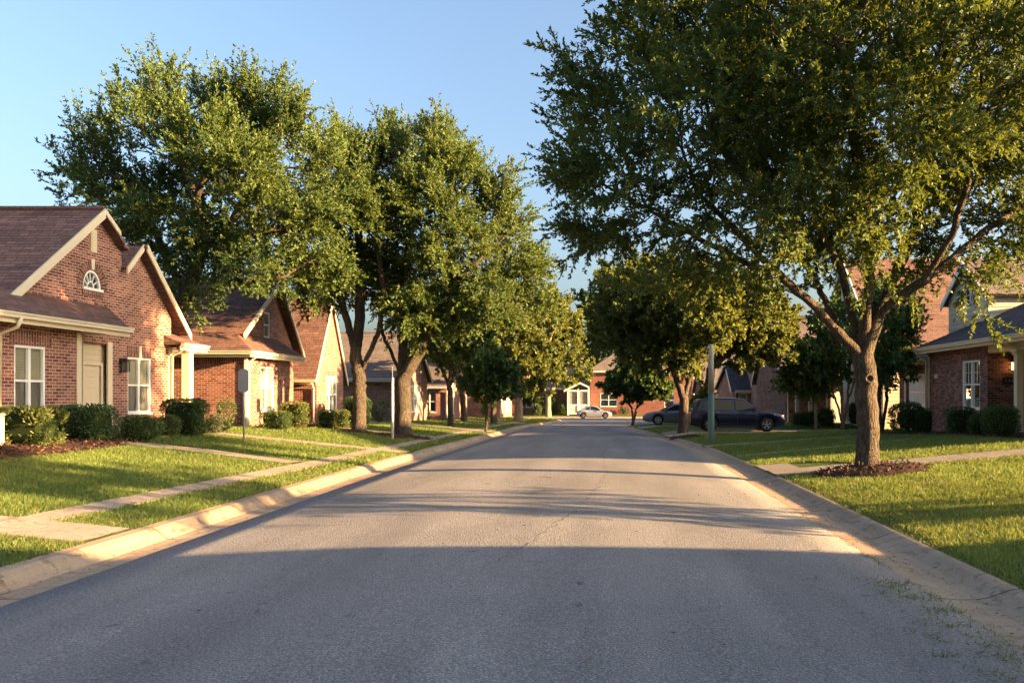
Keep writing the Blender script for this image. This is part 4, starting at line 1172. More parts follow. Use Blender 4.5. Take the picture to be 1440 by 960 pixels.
    # roofs
    r = MB(); ze = 3.74; x0, x1, y0, y1 = 12.3, 25.4, 19.1, 31.35; s_ = .50; ym = 6.0; i = (x1 - x0) / 2; zp = ze + s_ * i; xm = .5 * (x0 + x1)
    ya, yb_ = y0 + i * .9, y1 - i * .9
    if yb_ < ya: ya = yb_ = .5 * (y0 + y1)
    r.slab([(x0, y0, ze), (x0, y1, ze), (xm, yb_, zp), (xm, ya, zp)], .09); r.slab([(x1, y0, ze), (x1, y1, ze), (xm, yb_, zp), (xm, ya, zp)], .09)
    r.slab([(x0, y0, ze), (x1, y0, ze), (xm, ya, zp)], .09); r.slab([(x0, y1, ze), (x1, y1, ze), (xm, yb_, zp)], .09)
    x0, x1, y0, y1, ze2 = 13.35, 25.4, 31.0, 37.3, 3.42; xm = 16.6; zp2 = 5.0
    r.slab([(x0, y0, ze2), (x0, y1, ze2), (xm, y1 - 2.6, zp2), (xm, y0, zp2)], .09); r.slab([(x0, y1, ze2), (x1, y1, ze2), (x1, y1 - 2.6, zp2), (xm, y1 - 2.6, zp2)], .09)
    r.slab([(xm, y0, zp2), (xm, y1 - 2.6, zp2), (x1, y1 - 2.6, zp2), (x1, y0, zp2)], .09)
    r.build('roof', M['roof_dark'], root)
    g = MB(); gutter_prof(g, FR(12.3), 19.1, 31.35, 3.74, 0); gutter_prof(g, FR(13.35), 31.36, 37.3, 3.42, 0); g.build('gutter', M['cream'], root)
    downspout(root, [(12.25, 30.9, 3.62), (12.45, 30.95, 3.42), (12.7, 30.97, 3.25), (12.73, 30.97, .75)])
    downspout(root, [(12.22, 24.1, 3.62), (12.4, 24.12, 3.45), (12.8, 24.2, 3.35), (12.95, 24.3, 3.33)])
    # dormer with lap siding; its gable looks at the street
    X = 14.15; FD = FR(X); ya, yb_ = 28.9, 32.2; yc = .5 * (ya + yb_); zl = 5.75; zpk = 7.05
    s = MB(); siding(s, FD, ya, yb_, 4.35, zl, .20)
    siding_poly(s, FD, zl, zpk, lambda z: ya + (yc - ya) * (z - zl) / (zpk - zl), lambda z: yb_ - (yb_ - yc) * (z - zl) / (zpk - zl), .20)
    siding(s, FC(ya), X, 20, 4.35, zl, .20)
    s.poly([(X, yb_, 4.2), (20, yb_, 4.2), (20, yb_, zl), (X, yb_, zl)]); s.box(X + .03, X + .06, ya, yb_, 4.3, zl)
    dm = s.build('dormer', M['siding_grey'], root)
    r = MB(); o_ = .28; k_ = (zpk - zl) / (yc - ya)
    r.slab([(X - .2, ya - o_, zl - o_ * k_ + .06), (21.5, ya - o_, zl - o_ * k_ + .06), (21.5, yc, zpk + .06), (X - .2, yc, zpk + .06)], .08)
    r.slab([(X - .2, yb_ + o_, zl - o_ * k_ + .06), (21.5, yb_ + o_, zl - o_ * k_ + .06), (21.5, yc, zpk + .06), (X - .2, yc, zpk + .06)], .08)
    r.build('dormer_roof', M['roof_grey'], dm, local=False)
    t = MB(); x = X - .215
    for (y_, z_) in ((ya - o_, zl - o_ * k_), (yb_ + o_, zl - o_ * k_)):
        t.hexa([(x - .03, y_, z_ - .17), (x + .012, y_, z_ - .17), (x + .012, yc, zpk - .17), (x - .03, yc, zpk - .17), (x - .03, y_, z_ + .07), (x + .012, y_, z_ + .07), (x + .012, yc, zpk + .07), (x - .03, yc, zpk + .07)])
    t.build('dormer_trim', M['white'], dm)
    f = MB(); u0, u1, z0, z1 = yc - .36, yc + .36, 5.35, 6.15
    for a, b, c, d_ in ((u0, u0 + .06, z0, z1), (u1 - .06, u1, z0, z1), (u0, u1, z0, z0 + .06), (u0, u1, z1 - .06, z1)): f.obox(FD, a, b, c, d_, .012, .05)
    for q in range(1, 4): f.obox(FD, u0, u1, z0 + q * .2 - .012, z0 + q * .2 + .012, .03, .045)
    f.obox(FD, yc - .012, yc + .012, z0, z1, .03, .046); f.build('dormer_window', M['white'], dm)
    p = MB(); p.obox(FD, u0 + .05, u1 - .05, z0 + .05, z1 - .05, .022, .032); p.build('dormer_glass', M['carglass'], dm)
right_house()

# ---------------------------------------------------------------- further right houses
def cream_house():
    zb = 0.4
    root = thing('siding_house', 'cream sided house under a big tan shingle roof, behind the right garage', 'house', (14.2, 40, zb), 'houses along the street')
    F = FC(40.0); s = MB(); siding(s, F, 14.2, 24, -.3, 3.9, .19); siding(s, FR(14.2), 40.0, 47, -.3, 3.9, .19)
    siding_poly(s, FR(14.2), 3.9, 9.6, lambda z: 40 + 6.0 * (z - 3.9) / 5.7, lambda z: 47 + .0 * z, .19)
    s.poly([(14.3, 47, -.3), (24, 47, -.3), (24, 47, 3.9), (14.3, 47, 3.9)]); s.poly([(24, 40, -.3), (24, 47, -.3), (24, 47, 9), (24, 40, 3.9)])
    s.build('wall', M['siding'], root)
    r = MB(); r.slab([(13.95, 39.6, 3.65), (26, 39.6, 3.65), (26, 46.0, 9.9), (13.95, 46.0, 9.9)], .1); r.slab([(13.95, 46.0, 9.9), (26, 46.0, 9.9), (26, 52, 4.4), (13.95, 52, 4.4)], .1)
    r.build('roof', M['roof_tan'], root)
    t = MB()
    for (ya, za, yb_, zb_) in ((39.6, 3.65, 46, 9.9), (46, 9.9, 52, 4.4)):
        t.hexa([(13.9, ya, za - .25), (13.96, ya, za - .25), (13.96, yb_, zb_ - .25), (13.9, yb_, zb_ - .25), (13.9, ya, za + .01), (13.96, ya, za + .01), (13.96, yb_, zb_ + .01), (13.9, yb_, zb_ + .01)])
    t.build('rake_trim', M['white'], root)
    g = MB(); gutter_prof(g, F, 13.9, 26, 3.66, .4); g.build('gutter', M['white'], root)
cream_house()
def drive_house(label, X0, X1, Y, zb, ze, zp, yr, brick, roof, door=None, gar=None, wins=(), porch=None):
    root = gable_house(label, 1, X0, X1 - X0, Y, Y + 9.5, zb, ze, zp, Y + yr, brick, roof, 'cream', swin=wins, sdoors=[q for q in (door, gar) if q], vent=False, spout=True, over=.45)
    F = FC(Y)
    for q, nm in ((door, 'door'), (gar, 'garage_door')):
        if not q: continue
        t = MB(); t.obox(F, q[0] - .16, q[0], q[2], q[3] + .16, -.06, .03); t.obox(F, q[1], q[1] + .16, q[2], q[3] + .16, -.06, .03); t.obox(F, q[0], q[1], q[3], q[3] + .16, -.06, .03); build_pieces(t, 'trim', M['white'], root)
        g = MB(); n = 4; h = (q[3] - q[2]) / n
        for i in range(n): g.obox(F, q[0], q[1], q[2] + i * h, q[2] + (i + 1) * h - .015, -.12, -.09)
        g.build(nm, M['garage'], root)
    if porch:
        xa, xb_, zt = porch
        column(root, xa + .15, Y - 1.5, zb - .1, zt - .1, .2); column(root, xa + .95, Y - 1.5, zb - .1, zt - .1, .2); column(root, xb_ - .15, Y - 1.5, zb - .1, zt - .1, .2)
        r = MB(); r.slab([(xa - .3, Y - 1.9, zt), (xb_ + .3, Y - 1.9, zt), (xb_ - .3, Y - .02, zt + .75), (xa + .5, Y - .02, zt + .75)], .09); r.slab([(xa - .3, Y - 1.9, zt), (xa + .5, Y - .02, zt + .75), (xa - .3, Y - .02, zt)], .09)
        r.build('porch_roof', M['roof_dark'], root)
        g = MB(); gutter_prof(g, FC(Y - 1.9), xa - .3, xb_ + .3, zt, 0); g.build('gutter', M['cream'], root)
    return root
drive_house('brick house with porch, white garage door and grey roof behind the pale stemmed tree', 11.3, 16.8, 49.0, 0.12, 3.05, 7.2, 5.0, 'brick_dark', 'roof_grey', gar=(14.0, 16.0, .0, 2.3), wins=(), porch=(11.5, 13.7, 2.75))
drive_house('pink brick house with narrow white door, behind the navy car', 12.0, 17.0, 61.0, 0.0, 3.6, 7.4, 4.6, 'brick_pink', 'roof_grey', door=(12.9, 14.0, -.1, 2.05))
drive_house('red brick house with charcoal roof partly behind the navy car roof', 10.6, 12.9, 64.5, -0.05, 2.5, 4.6, 3.0, 'brick_b', 'roof_dark', wins=[(11.0, 11.7, .5, 2.0, 1)])
drive_house('small brick house with grey roof far behind the cars', 9.9, 15.0, 77.0, -0.2, 2.3, 5.4, 4.0, 'brick_far', 'roof_grey', wins=[(10.6, 11.6, .2, 1.7, 2)])
# the next house on the right before the porch house: mostly beside the viewpoint
gable_house('brick house beside the near end of the street on the right', 1, 13.2, 11, -9.0, 5.55, 0.6, 3.7, 8.2, -1.5, 'brick_dark', 'roof_dark', 'cream', fwin=[(2.0, 3.4, 1.4, 3.0, 2), (-5.0, -3.6, 1.4, 3.0, 2)])
# ================================================================== trees
def grow(rng, init, attr, step=0.3, infl=3.5, kill=0.55, iters=90, up=0.12):
    """space colonisation. init: list of polylines; the first starts at the root, others start on an existing point"""
    P = []; par = []
    for li, pl in enumerate(init):
        pl = [np.array(p, float) for p in pl]
        if li == 0:
            P.append(pl[0]); par.append(-1); last = 0
        else:
            d = [np.linalg.norm(q - pl[0]) for q in P]; last = int(np.argmin(d))
        for a, b in zip(pl[:-1], pl[1:]):
            L = np.linalg.norm(b - a); n = max(1, int(round(L / step)))
            for i in range(1, n + 1):
                t = i / n
                q = a + (b - a) * t + (rng.normal(size=3) * 0.015 if i < n else 0)
                P.append(q); par.append(last); last = len(P) - 1
    P = np.array(P); par = list(par)
    A = np.array(attr)
    D = np.linalg.norm(A[:, None, :] - P[None], axis=2); ni = D.argmin(1); nd = D.min(1)
    alive = nd > kill
    A, ni, nd = A[alive], ni[alive], nd[alive]
    prevdirs = {}
    for it in range(iters):
        if len(A) == 0: break
        m = nd < infl
        if not m.any():
            infl *= 1.5
            if infl > 30: break
            continue
        vec = (A[m] - P[ni[m]]); vec /= (np.linalg.norm(vec, axis=1, keepdims=True) + 1e-9)
        ids = ni[m]; u = np.unique(ids)
        acc = np.zeros((len(P), 3)); np.add.at(acc, ids, vec)
        newp = []; newpar = []
        for k in u:
            d = acc[k]; L = np.linalg.norm(d)
            if L < 1e-6: continue
            d = d / L; d = d + np.array([0, 0, up]) + rng.normal(size=3) * 0.12; d /= np.linalg.norm(d)
            pd = prevdirs.get(k)
            if pd is not None and np.dot(pd, d) > 0.995: continue
            prevdirs[k] = d
            newp.append(P[k] + d * step); newpar.append(k)
        if not newp: break
        base = len(P); newp = np.array(newp)
        P = np.concatenate([P, newp]); par += newpar
        D = np.linalg.norm(A[:, None, :] - newp[None], axis=2); j = D.argmin(1); dm = D.min(1)
        b = dm < nd; nd = np.where(b, dm, nd); ni = np.where(b, base + j, ni)
        k = nd > kill; A, ni, nd = A[k], ni[k], nd[k]
    return P, np.array(par)

def blobs_points(rng, blobs, dens):
    out = []
    for (c, r) in blobs:
        n = max(4, int(dens * r[0] * r[1] * r[2] * 4.19))
        v = rng.normal(size=(n, 3)); v /= np.linalg.norm(v, axis=1, keepdims=True)
        v *= rng.uniform(0.25, 1, (n, 1)) ** (1 / 2.2)
        out.append(np.array(c) + v * np.array(r))
    return np.concatenate(out)

def skeleton_mesh(name, P, par, r_trunk, mats, parent, loc, expo=2.3, rmin=0.006, sides=8, minr_draw=0.0, flare=0.25, r_tip=None):
    n = len(P); kids = [[] for _ in range(n)]
    for i in range(1, n): kids[par[i]].append(i)
    w = np.zeros(n)
    for i in range(n - 1, -1, -1):
        w[i] = sum(w[k] for k in kids[i]) if kids[i] else 1.0
    rad = r_trunk * (w / w[0]) ** (1 / expo); rad = np.maximum(rad, rmin)
    # trunk radius by height of base
    mb = MB(); stack = [0]; starts = [(0, None)]
    while starts:
        i, p = starts.pop()
        ch = [] if p is None else [p]
        rr = [] if p is None else [min(rad[p], rad[i] * 1.15)]
        cur = i
        while True:
            ch.append(cur); rr.append(rad[cur])
            ks = kids[cur]
            if not ks: break
            ks = sorted(ks, key=lambda q: -w[q])
            for q in ks[1:]: starts.append((q, cur))
            cur = ks[0]
        if max(rr) < minr_draw: continue
        pts = [P[q] for q in ch]
        if p is None:
            for q in range(min(4, len(rr))):
                rr[q] = rr[q] * (1 + flare * (1 - q / 4) ** 2)
        sd = sides if rr[0] > 0.06 else (6 if rr[0] > 0.025 else 4)
        mb.tube([tuple(q) for q in pts], rr, sd, caps=False)
    o = mb.build(name, mats, parent, smooth_sh=True)
    return o, rad, w, kids

def oak(name, label, cat, base, init, blobs, r_trunk, leafm, barkm, seed, dens=2.2, step=0.32, kill=0.55, leaf=(0.09, 0.042), shoots=1.6, shoot_len=(0.35, 0.75), per=16, upw=0.5,
        group='street trees', sides=8, thr=0.03, minr=0.0, spread=0.5, expo=2.3, infl=3.5, crownlabel=None, spikes=0.0, natt=600, wleaf=4, spray=.7):
    rng = np.random.default_rng(seed)
    root = thing(name, label, cat, base, group)
    vol = sum(4.19 * r[0] * r[1] * r[2] for c, r in blobs); dens = natt / vol
    sp_ = (0.5 * vol / natt) ** (1 / 3)
    attr = blobs_points(rng, blobs, dens)
    P, par = grow(rng, init, attr, 0.62 * sp_, max(3.0, 6 * sp_), 0.95 * sp_)
    nt_ = np.bincount(par[1:], minlength=len(P)); tips = max(4, int((nt_ == 0).sum()))
    expo = max(2.05, math.log(tips) / math.log(r_trunk / max(0.0075, 0.00016 * base[1])))
    tr, rad, w, kids = skeleton_mesh('trunk', P, par, r_trunk, M[barkm], root, base, sides=sides, minr_draw=minr, expo=expo)
    cen = attr.mean(0)
    nodes = np.where((w <= wleaf) & (np.arange(len(P)) > 6))[0]
    dirs = P[nodes] - P[par[nodes]]; dirs /= (np.linalg.norm(dirs, axis=1, keepdims=True) + 1e-9)
    rep = rng.poisson(shoots, len(nodes)); tip = np.array([len(kids[i]) == 0 for i in nodes]); rep = np.maximum(rep, tip * 2)
    idx = np.repeat(np.arange(len(nodes)), rep); m = len(idx)
    outw = P[nodes[idx]] - cen; outw /= (np.linalg.norm(outw, axis=1, keepdims=True) + 1e-9)
    sd = dirs[idx] * 0.45 + outw * 0.35 + np.array([0, 0, 1.0]) * upw + rng.normal(size=(m, 3)) * spread
    sd /= np.linalg.norm(sd, axis=1, keepdims=True)
    sl = rng.uniform(shoot_len[0], shoot_len[1], m)
    if spikes > 0:
        # long leading shoots at the top of the crown
        top = (P[nodes[idx]][:, 2] > np.percentile(P[:, 2], 80)) & (rng.random(m) < spikes)
        sl = np.where(top, sl * 1.9, sl); sd = np.where(top[:, None], sd * 0.45 + np.array([0, 0, 0.8]), sd); sd /= np.linalg.norm(sd, axis=1, keepdims=True)
    sp = P[nodes[idx]] + rng.normal(size=(m, 3)) * 0.03
    # leading sprays on the outside of the crown, with side shoots
    cs = np.array([c for c, r in blobs]); rs = np.array([r for c, r in blobs])
    on = np.array([np.min(np.linalg.norm((P[q] - cs) / rs, axis=1)) for q in nodes])
    surf = nodes[(on > 0.72) & (rng.random(len(nodes)) < spray)]
    if len(surf):
        so_ = P[surf] - cen; so_ /= (np.linalg.norm(so_, axis=1, keepdims=True) + 1e-9)
        d0 = so_ * 0.55 + np.array([0, 0, 0.55 + upw * .5]) * np.clip(0.4 + so_[:, 2:3], .25, 1) + rng.normal(size=(len(surf), 3)) * .28
        d0 /= np.linalg.norm(d0, axis=1, keepdims=True)
        l0 = rng.uniform(.8, 2.2, len(surf)) * np.mean(shoot_len) * 1.35
        aP = [P[surf]]; aD = [d0]; aL = [l0]
        for q in range(5):
            t_ = rng.uniform(.1, .75, len(surf)); sdv = np.cross(d0, rng.normal(size=(len(surf), 3))); sdv /= np.linalg.norm(sdv, axis=1, keepdims=True)
            dd = d0 * .75 + sdv * .65; dd /= np.linalg.norm(dd, axis=1, keepdims=True)
            aP.append(P[surf] + d0 * (l0 * t_)[:, None]); aD.append(dd); aL.append(l0 * (1 - t_) * rng.uniform(.45, .8, len(surf)) + .08)
        sp = np.concatenate([sp] + aP); sd = np.concatenate([sd] + aD); sl = np.concatenate([sl] + aL)
    nin = m; m = len(sp)
    dn = np.where(np.arange(m) < nin, 1.0, 1.15)
    cnt = np.maximum(4, (per * dn * sl / np.mean(shoot_len)).astype(int))
    li = np.repeat(np.arange(m), cnt); L = len(li)
    t = rng.uniform(0.08, 1.0, L)
    # a little droop/arch of each shoot
    lp = sp[li] + sd[li] * (sl[li] * t)[:, None] + np.array([0, 0, 1.0]) * (0.10 * sl[li] * (t - t * t))[:, None]
    sc_ = np.where(li < nin, .62, .42)[:, None]
    ld = sd[li] * 0.75 + rng.normal(size=(L, 3)) * sc_; ld[:, 2] += 0.05
    ld /= np.linalg.norm(ld, axis=1, keepdims=True)
    ll = leaf[0] * rng.uniform(0.7, 1.3, m)[li] * rng.uniform(0.65, 1.3, L) * (1.15 - 0.4 * t); lw = leaf[1] * rng.uniform(0.7, 1.25, L)
    v = leaf_quads(lp, ld, ll, lw, rng)
    pn = sp * 0.9; var = 0.5 * (np.sin(pn[:, 0] * 1.7 + 1.3 * np.sin(pn[:, 2])) + np.sin(pn[:, 2] * 2.1 + 1.1 * np.sin(pn[:, 1] * 1.3)))
    tint = np.clip(0.42 + 0.17 * var[li] + 0.16 * rng.normal(size=m)[li] + 0.14 * rng.normal(size=L) + 0.12 * (t - .5), 0, 1)
    print('TREE', label[:30], len(attr), len(P), round(expo, 2), len(nodes), 'leaves', L)
    np_mesh('crown', v, 4, M[leafm], parent=root, tint=tint, loc=base)
    # fine twigs carrying the leaves: slender three-sided tubes
    if leaf[0] < 0.12:
        k = rng.random(m) < 0.7
        a = sp[k]; b = a + sd[k] * sl[k][:, None] * 0.92; S = np.cross(sd[k], rng.normal(size=(k.sum(), 3))); S /= np.linalg.norm(S, axis=1, keepdims=True)
        T = np.cross(S, sd[k]); r0 = 0.006
        tv = np.empty((k.sum(), 2, 4, 3))
        for q, X in enumerate((S, T)):
            tv[:, q, 0] = a - X * r0; tv[:, q, 1] = a + X * r0; tv[:, q, 2] = b + X * r0 * .4; tv[:, q, 3] = b - X * r0 * .4
        np_mesh('twigs', tv.reshape(-1, 3), 4, M[barkm], parent=root, loc=base)
    return root, L

def B(lst, Y0, seed=0, flat=1.0, zy=1.0, k=1.0):
    """crown lobes from (px, py, radius px, offset in depth m)"""
    out = []
    for (px, py, r, dy) in lst:
        Y = Y0 + dy; c = at(px, py, Y); rr = k * r * Y0 / FPX
        out.append((tuple(c), (rr, rr * zy, rr * flat)))
    return out
def SP(lst, Y0, rng_seed, r=13, h=34):
    """slender upright lobes whose tips are at (px, py)"""
    g_ = random.Random(rng_seed); out = []
    for px, py in lst:
        dy = g_.uniform(-1.2, 1.2); c = at(px + g_.uniform(-3, 3), py + h, Y0 + dy)
        out.append((tuple(c), (r * Y0 / FPX, r * Y0 / FPX, h * 0.82 * Y0 / FPX)))
    return out
def L3(lst, Y0):
    return [tuple(at(px, py, Y0 + dy)) for (px, py, dy) in lst]
nleaf = 0

# big oak on the right
X, Y, Z = hit(1220, 662); b = (X, Y, Z + 0.02)
big = B([(880, 120, 85, 0), (850, 200, 75, 1.5), (900, 260, 75, -1), (835, 330, 45, 0.5), (925, 345, 60, 1), (1000, 355, 65, -0.8), (1060, 395, 45, .5), (1000, 60, 110, 0.5), (960, -40, 100, -1), (1010, 190, 100, -1.8),
         (1110, 190, 110, 1.5), (1100, 300, 75, -2.2), (1110, 60, 110, -2.5), (1150, 340, 60, 2.2), (1170, -60, 130, 0), (1250, 60, 120, 2.2), (1230, 190, 100, -2.4), (1250, 280, 75, 2.5), (1330, 130, 110, -1.5),
         (1340, 250, 80, .5), (1330, 340, 45, 1.5), (1400, 60, 120, 1.5), (1430, 200, 100, -.5), (1450, 320, 65, 1.0), (1380, -80, 130, -.5), (1520, 100, 120, 0), (1540, 260, 90, 1), (870, 350, 45, 0), (940, 375, 48, -1.2), (1010, 385, 42, .6), (1065, 400, 30, -.2), (830, 300, 40, -.5), (1170, 230, 90, 0), (1300, 220, 80, 2.6), (1400, 120, 100, -2.5), (1440, 380, 35, 1.0), (1090, 100, 90, 0), (800, 110, 35, -.5), (1335, 388, 38, -.5), (1385, 400, 34, -1), (1250, 330, 48, -1.6), (1290, 350, 42, 1.5), (1160, 372, 36, .8), (1425, 360, 50, 0), (1210, 300, 60, -.8), (1300, 400, 22, 0.3), (1190, 120, 90, 3.6), (1060, 120, 80, 3.4), (1290, -20, 90, -3.4)], Y, zy=1.1, k=.84)
init = [[b, tuple(at(1221, 600, Y)), tuple(at(1219, 540, Y)), tuple(at(1214, 505, Y))]] + [L3(l, Y) for l in (
    [(1214, 505, 0), (1180, 468, -.1), (1140, 425, -.3), (1095, 385, -.6), (1040, 330, -1.0), (980, 270, -1.0)],
    [(1180, 468, -.1), (1160, 420, .5), (1130, 360, 1.2), (1080, 290, 1.6), (1020, 220, 1.2)],
    [(1214, 505, 0), (1197, 440, .3), (1185, 385, .6), (1160, 340, .9), (1140, 270, 1.2), (1120, 150, 1.5)],
    [(1216, 470, 0), (1222, 410, -.3), (1222, 360, -.6), (1215, 290, -.9), (1200, 190, -1.4), (1180, 60, -1.2)],
    [(1214, 505, 0), (1232, 450, 0.0), (1252, 405, .4), (1266, 370, .8), (1290, 310, 1.3), (1310, 200, 2.0), (1330, 80, 2.0)],
    [(1232, 450, 0.0), (1262, 420, -.3), (1300, 395, -.6), (1340, 330, -1.0), (1360, 260, -1.3), (1380, 140, -1.6)],
    [(1300, 395, -.6), (1360, 345, -.5), (1420, 300, -.2), (1480, 250, 0)],
    [(1095, 385, -.6), (1050, 370, -.2), (990, 340, .5), (920, 300, .8)])]
o, n = oak('oak_tree', 'big spreading oak in a mulch ring beside the right kerb', 'tree', b, init, big, 0.235, 'leaf_oak', 'bark_oak', 3, natt=5000, wleaf=4, leaf=(0.12, 0.044), shoots=1.3, shoot_len=(0.35, 0.8), per=30, sides=14, thr=0.022, expo=2.35, spread=0.55, spikes=.3, spray=.6)
nleaf += n
# a pruned branch scar on its trunk
kn = MB(); c = at(1222, 532, Y - 0.245); kn.lathe(c, [(0.11, 0.10), (0.125, 0.03), (0.12, -0.02), (0.095, -0.05), (0.07, -0.045), (0.05, -0.02), (0.02, -0.01)], 14, 'y'); kn.build('branch_scar', M['bark_oak'], o, smooth_sh=True)

# tall oak whose foot is hidden behind the near left house
Y0 = 28.6; b = (-17.6, 28.6, 0.6)
bl = B([(135, 215, 30, 0), (160, 265, 45, 1), (130, 265, 30, -.5), (190, 190, 42, -1), (225, 140, 30, .5), (240, 190, 45, 0), (215, 105, 14, 0), (300, 150, 36, 1), (290, 215, 50, -1.5), (345, 130, 30, 0), (360, 190, 50, 1), (400, 175, 32, -.5), (425, 235, 40, .5), (340, 260, 55, -2),
        (260, 280, 50, 1.8), (200, 310, 42, -1), (165, 330, 25, 0), (300, 330, 55, 0), (380, 300, 55, 1.5), (430, 310, 45, -1), (250, 370, 40, .5), (350, 375, 45, -1.2), (420, 370, 45, .8), (460, 370, 32, 0), (290, 410, 28, -1), (440, 210, 22, 0), (250, 425, 18, -.5)], Y0, zy=1.1, k=.74) + SP([(112, 140), (138, 155), (170, 118), (188, 125), (214, 92), (243, 104), (262, 135), (288, 122), (322, 108), (352, 100), (372, 112), (398, 126), (432, 166), (462, 184), (96, 195), (92, 250), (470, 230)], Y0, 3)
init = [[b, (-17.3, 28.6, 3.0)] + L3([(262, 420, 0), (285, 345, 0)], Y0)] + [L3(l, Y0) for l in (
    [(285, 345, 0), (275, 280, .3), (250, 210, .5), (228, 140, .4)], [(285, 345, 0), (310, 330, -.4), (340, 290, -.8), (385, 220, -.6)], [(262, 420, 0), (230, 350, .5), (190, 270, .3), (150, 240, 0)],
    [(310, 330, -.4), (360, 330, .5), (420, 320, .4)], [(275, 280, .3), (300, 220, -.6), (310, 150, -.5)], [(262, 420, 0), (320, 400, -1), (400, 390, -1)])]
o, n = oak('oak_tree', 'tall oak with a spiky top rising behind the near left roof', 'tree', b, init, bl, 0.30, 'leaf_oak', 'bark_oak', 4, natt=2800, wleaf=3, leaf=(0.145, 0.06), shoots=.6, shoot_len=(0.35, 0.85), per=17, spray=.6, thr=0.026, spikes=.5, upw=.75)
nleaf += n

# two forked oaks on the left lawn
X, Y, Z = hit(505, 608); b = (X, Y, Z + .02)
bl = B([(490, 215, 28, 0), (500, 260, 40, 1), (475, 310, 42, -.5), (520, 300, 40, -1.5), (455, 390, 40, .5), (505, 370, 45, 1), (540, 400, 35, 1.5), (560, 210, 26, 2)], Y, zy=1.1, k=.76) + SP([(478, 190), (492, 180), (512, 200), (530, 190), (455, 225)], Y, 4)
init = [[b, tuple(at(506, 560, Y)), tuple(at(505, 530, Y))]] + [L3(l, Y) for l in ([(505, 530, 0), (497, 485, .1), (485, 440, .3), (470, 390, .3), (480, 300, .5)], [(505, 530, 0), (520, 495, -.1), (532, 468, -.2), (540, 420, -.4), (530, 330, -.5)], [(500, 500, 0), (506, 450, .4), (508, 380, .6), (500, 280, .5)])]
o, n = oak('oak_tree', 'forked oak on the left lawn, just left of the slim white pole', 'tree', b, init, bl, 0.27, 'leaf_oak', 'bark_grey', 5, natt=1600, wleaf=3, leaf=(0.145, 0.06), shoots=.65, shoot_len=(0.35, .85), per=17, spray=.6, thr=0.026, spikes=.4, upw=.6, sides=12); nleaf += n
X, Y, Z = hit(567, 613); b = (X, Y, Z + .04)
bl = B([(545, 220, 32, 0), (580, 240, 40, .8), (620, 215, 34, 0), (645, 255, 40, -.8), (600, 290, 50, -1.2), (560, 310, 45, 1.2), (655, 250, 26, 1), (690, 290, 30, 0), (680, 330, 42, .5), (715, 330, 22, -.5), (640, 350, 52, -1.2), (585, 370, 45, .5), (700, 380, 42, .5), (740, 375, 28, 0), (740, 420, 26, .5), (690, 430, 40, -1),
        (640, 420, 42, 1), (590, 430, 40, -1), (550, 400, 35, .5), (755, 395, 16, 0)], Y, zy=1.1, k=.76) + SP([(545, 200), (562, 188), (590, 190), (606, 186), (628, 200), (642, 215), (665, 225), (682, 232), (700, 248), (718, 268), (738, 300), (760, 340), (768, 380)], Y, 5)
init = [[b, tuple(at(567, 570, Y)), tuple(at(566, 535, Y))]] + [L3(l, Y) for l in ([(566, 535, 0), (552, 500, .1), (538, 470, .2), (532, 430, .5), (545, 340, .6)], [(566, 535, 0), (567, 480, .3), (566, 430, .4), (575, 350, .5), (585, 260, .4)], [(566, 535, 0), (585, 500, -.1), (602, 470, -.2), (622, 430, -.5), (650, 390, -.8), (690, 350, -.6)],
    [(622, 430, -.5), (632, 380, .2), (635, 300, .3)], [(602, 470, -.2), (660, 440, .2), (715, 425, .2)])]
o, n = oak('oak_tree', 'forked oak in a mulch ring directly behind the slim white pole', 'tree', b, init, bl, 0.33, 'leaf_oak', 'bark_grey', 6, natt=2600, wleaf=3, leaf=(0.145, 0.06), shoots=.65, shoot_len=(0.35, .85), per=17, spray=.6, thr=0.026, spikes=.4, upw=.6, sides=12); nleaf += n

def small_tree(label, px, py, bl, r_trunk, leafm, barkm, seed, fork=None, limbs=(), leaf=None, dens=2.2, zy=1.3, per=17, shoots=1.6, kill=.5, name='oak_tree', Yf=None, step=.34, upw=.3, shoot_len=(.3, .65), group='street trees', stems=1, thr=.03, natt=600):
    global nleaf
    X, Y, Z = hit(px, py)
    if Yf is not None: Y = Yf; X = (px - VX) * Y / FPX; Z = ground_z(X, Y)
    b = (X, Y, Z)
    k = max(0.12, 0.0046 * Y) if leaf is None else leaf
    fork = fork or (px, py - 45)
    init = [[b, tuple(at(fork[0], fork[1], Y))]] + [L3(l, Y) for l in limbs]
    if stems > 1:
        init = [[b, (b[0], b[1], b[2] + .12)]] + [L3(l, Y) for l in limbs]
    o, n = oak(name, label, 'tree', b, init, B(bl, Y, zy=zy), r_trunk, leafm, barkm, seed, dens=dens, step=step, kill=kill, leaf=(k, k * .55), shoots=shoots, shoot_len=shoot_len, per=per, thr=thr, upw=upw, group=group, sides=8, minr=0.008, natt=natt)
    nleaf += n
    return o
small_tree('young oak with three slim limbs in front of the pink brick corner', 634, 600, [(600, 470, 28, 0), (630, 480, 34, .5), (655, 465, 30, -.5), (610, 445, 28, .6), (640, 435, 30, 0), (590, 490, 18, 0), (665, 490, 22, .5), (625, 505, 20, -.5)], .17, 'leaf_oak', 'bark_grey', 11, (632, 545), [[(632, 545, 0), (620, 515, .1), (612, 480, .2)], [(632, 545, 0), (634, 500, -.2), (634, 460, 0)], [(632, 545, 0), (646, 515, 0), (655, 475, .2)]])
small_tree('young oak with a slanting fork, before the sunlit orange wall', 653, 593, [(650, 480, 30, 0), (680, 455, 30, .6), (675, 490, 28, -.5), (700, 470, 26, 0), (640, 505, 18, 0), (695, 500, 22, .5)], .22, 'leaf_oak', 'bark_grey', 12, (650, 550), [[(650, 550, 0), (638, 520, 0), (640, 490, 0)], [(650, 550, 0), (664, 520, 0), (680, 480, 0)]])
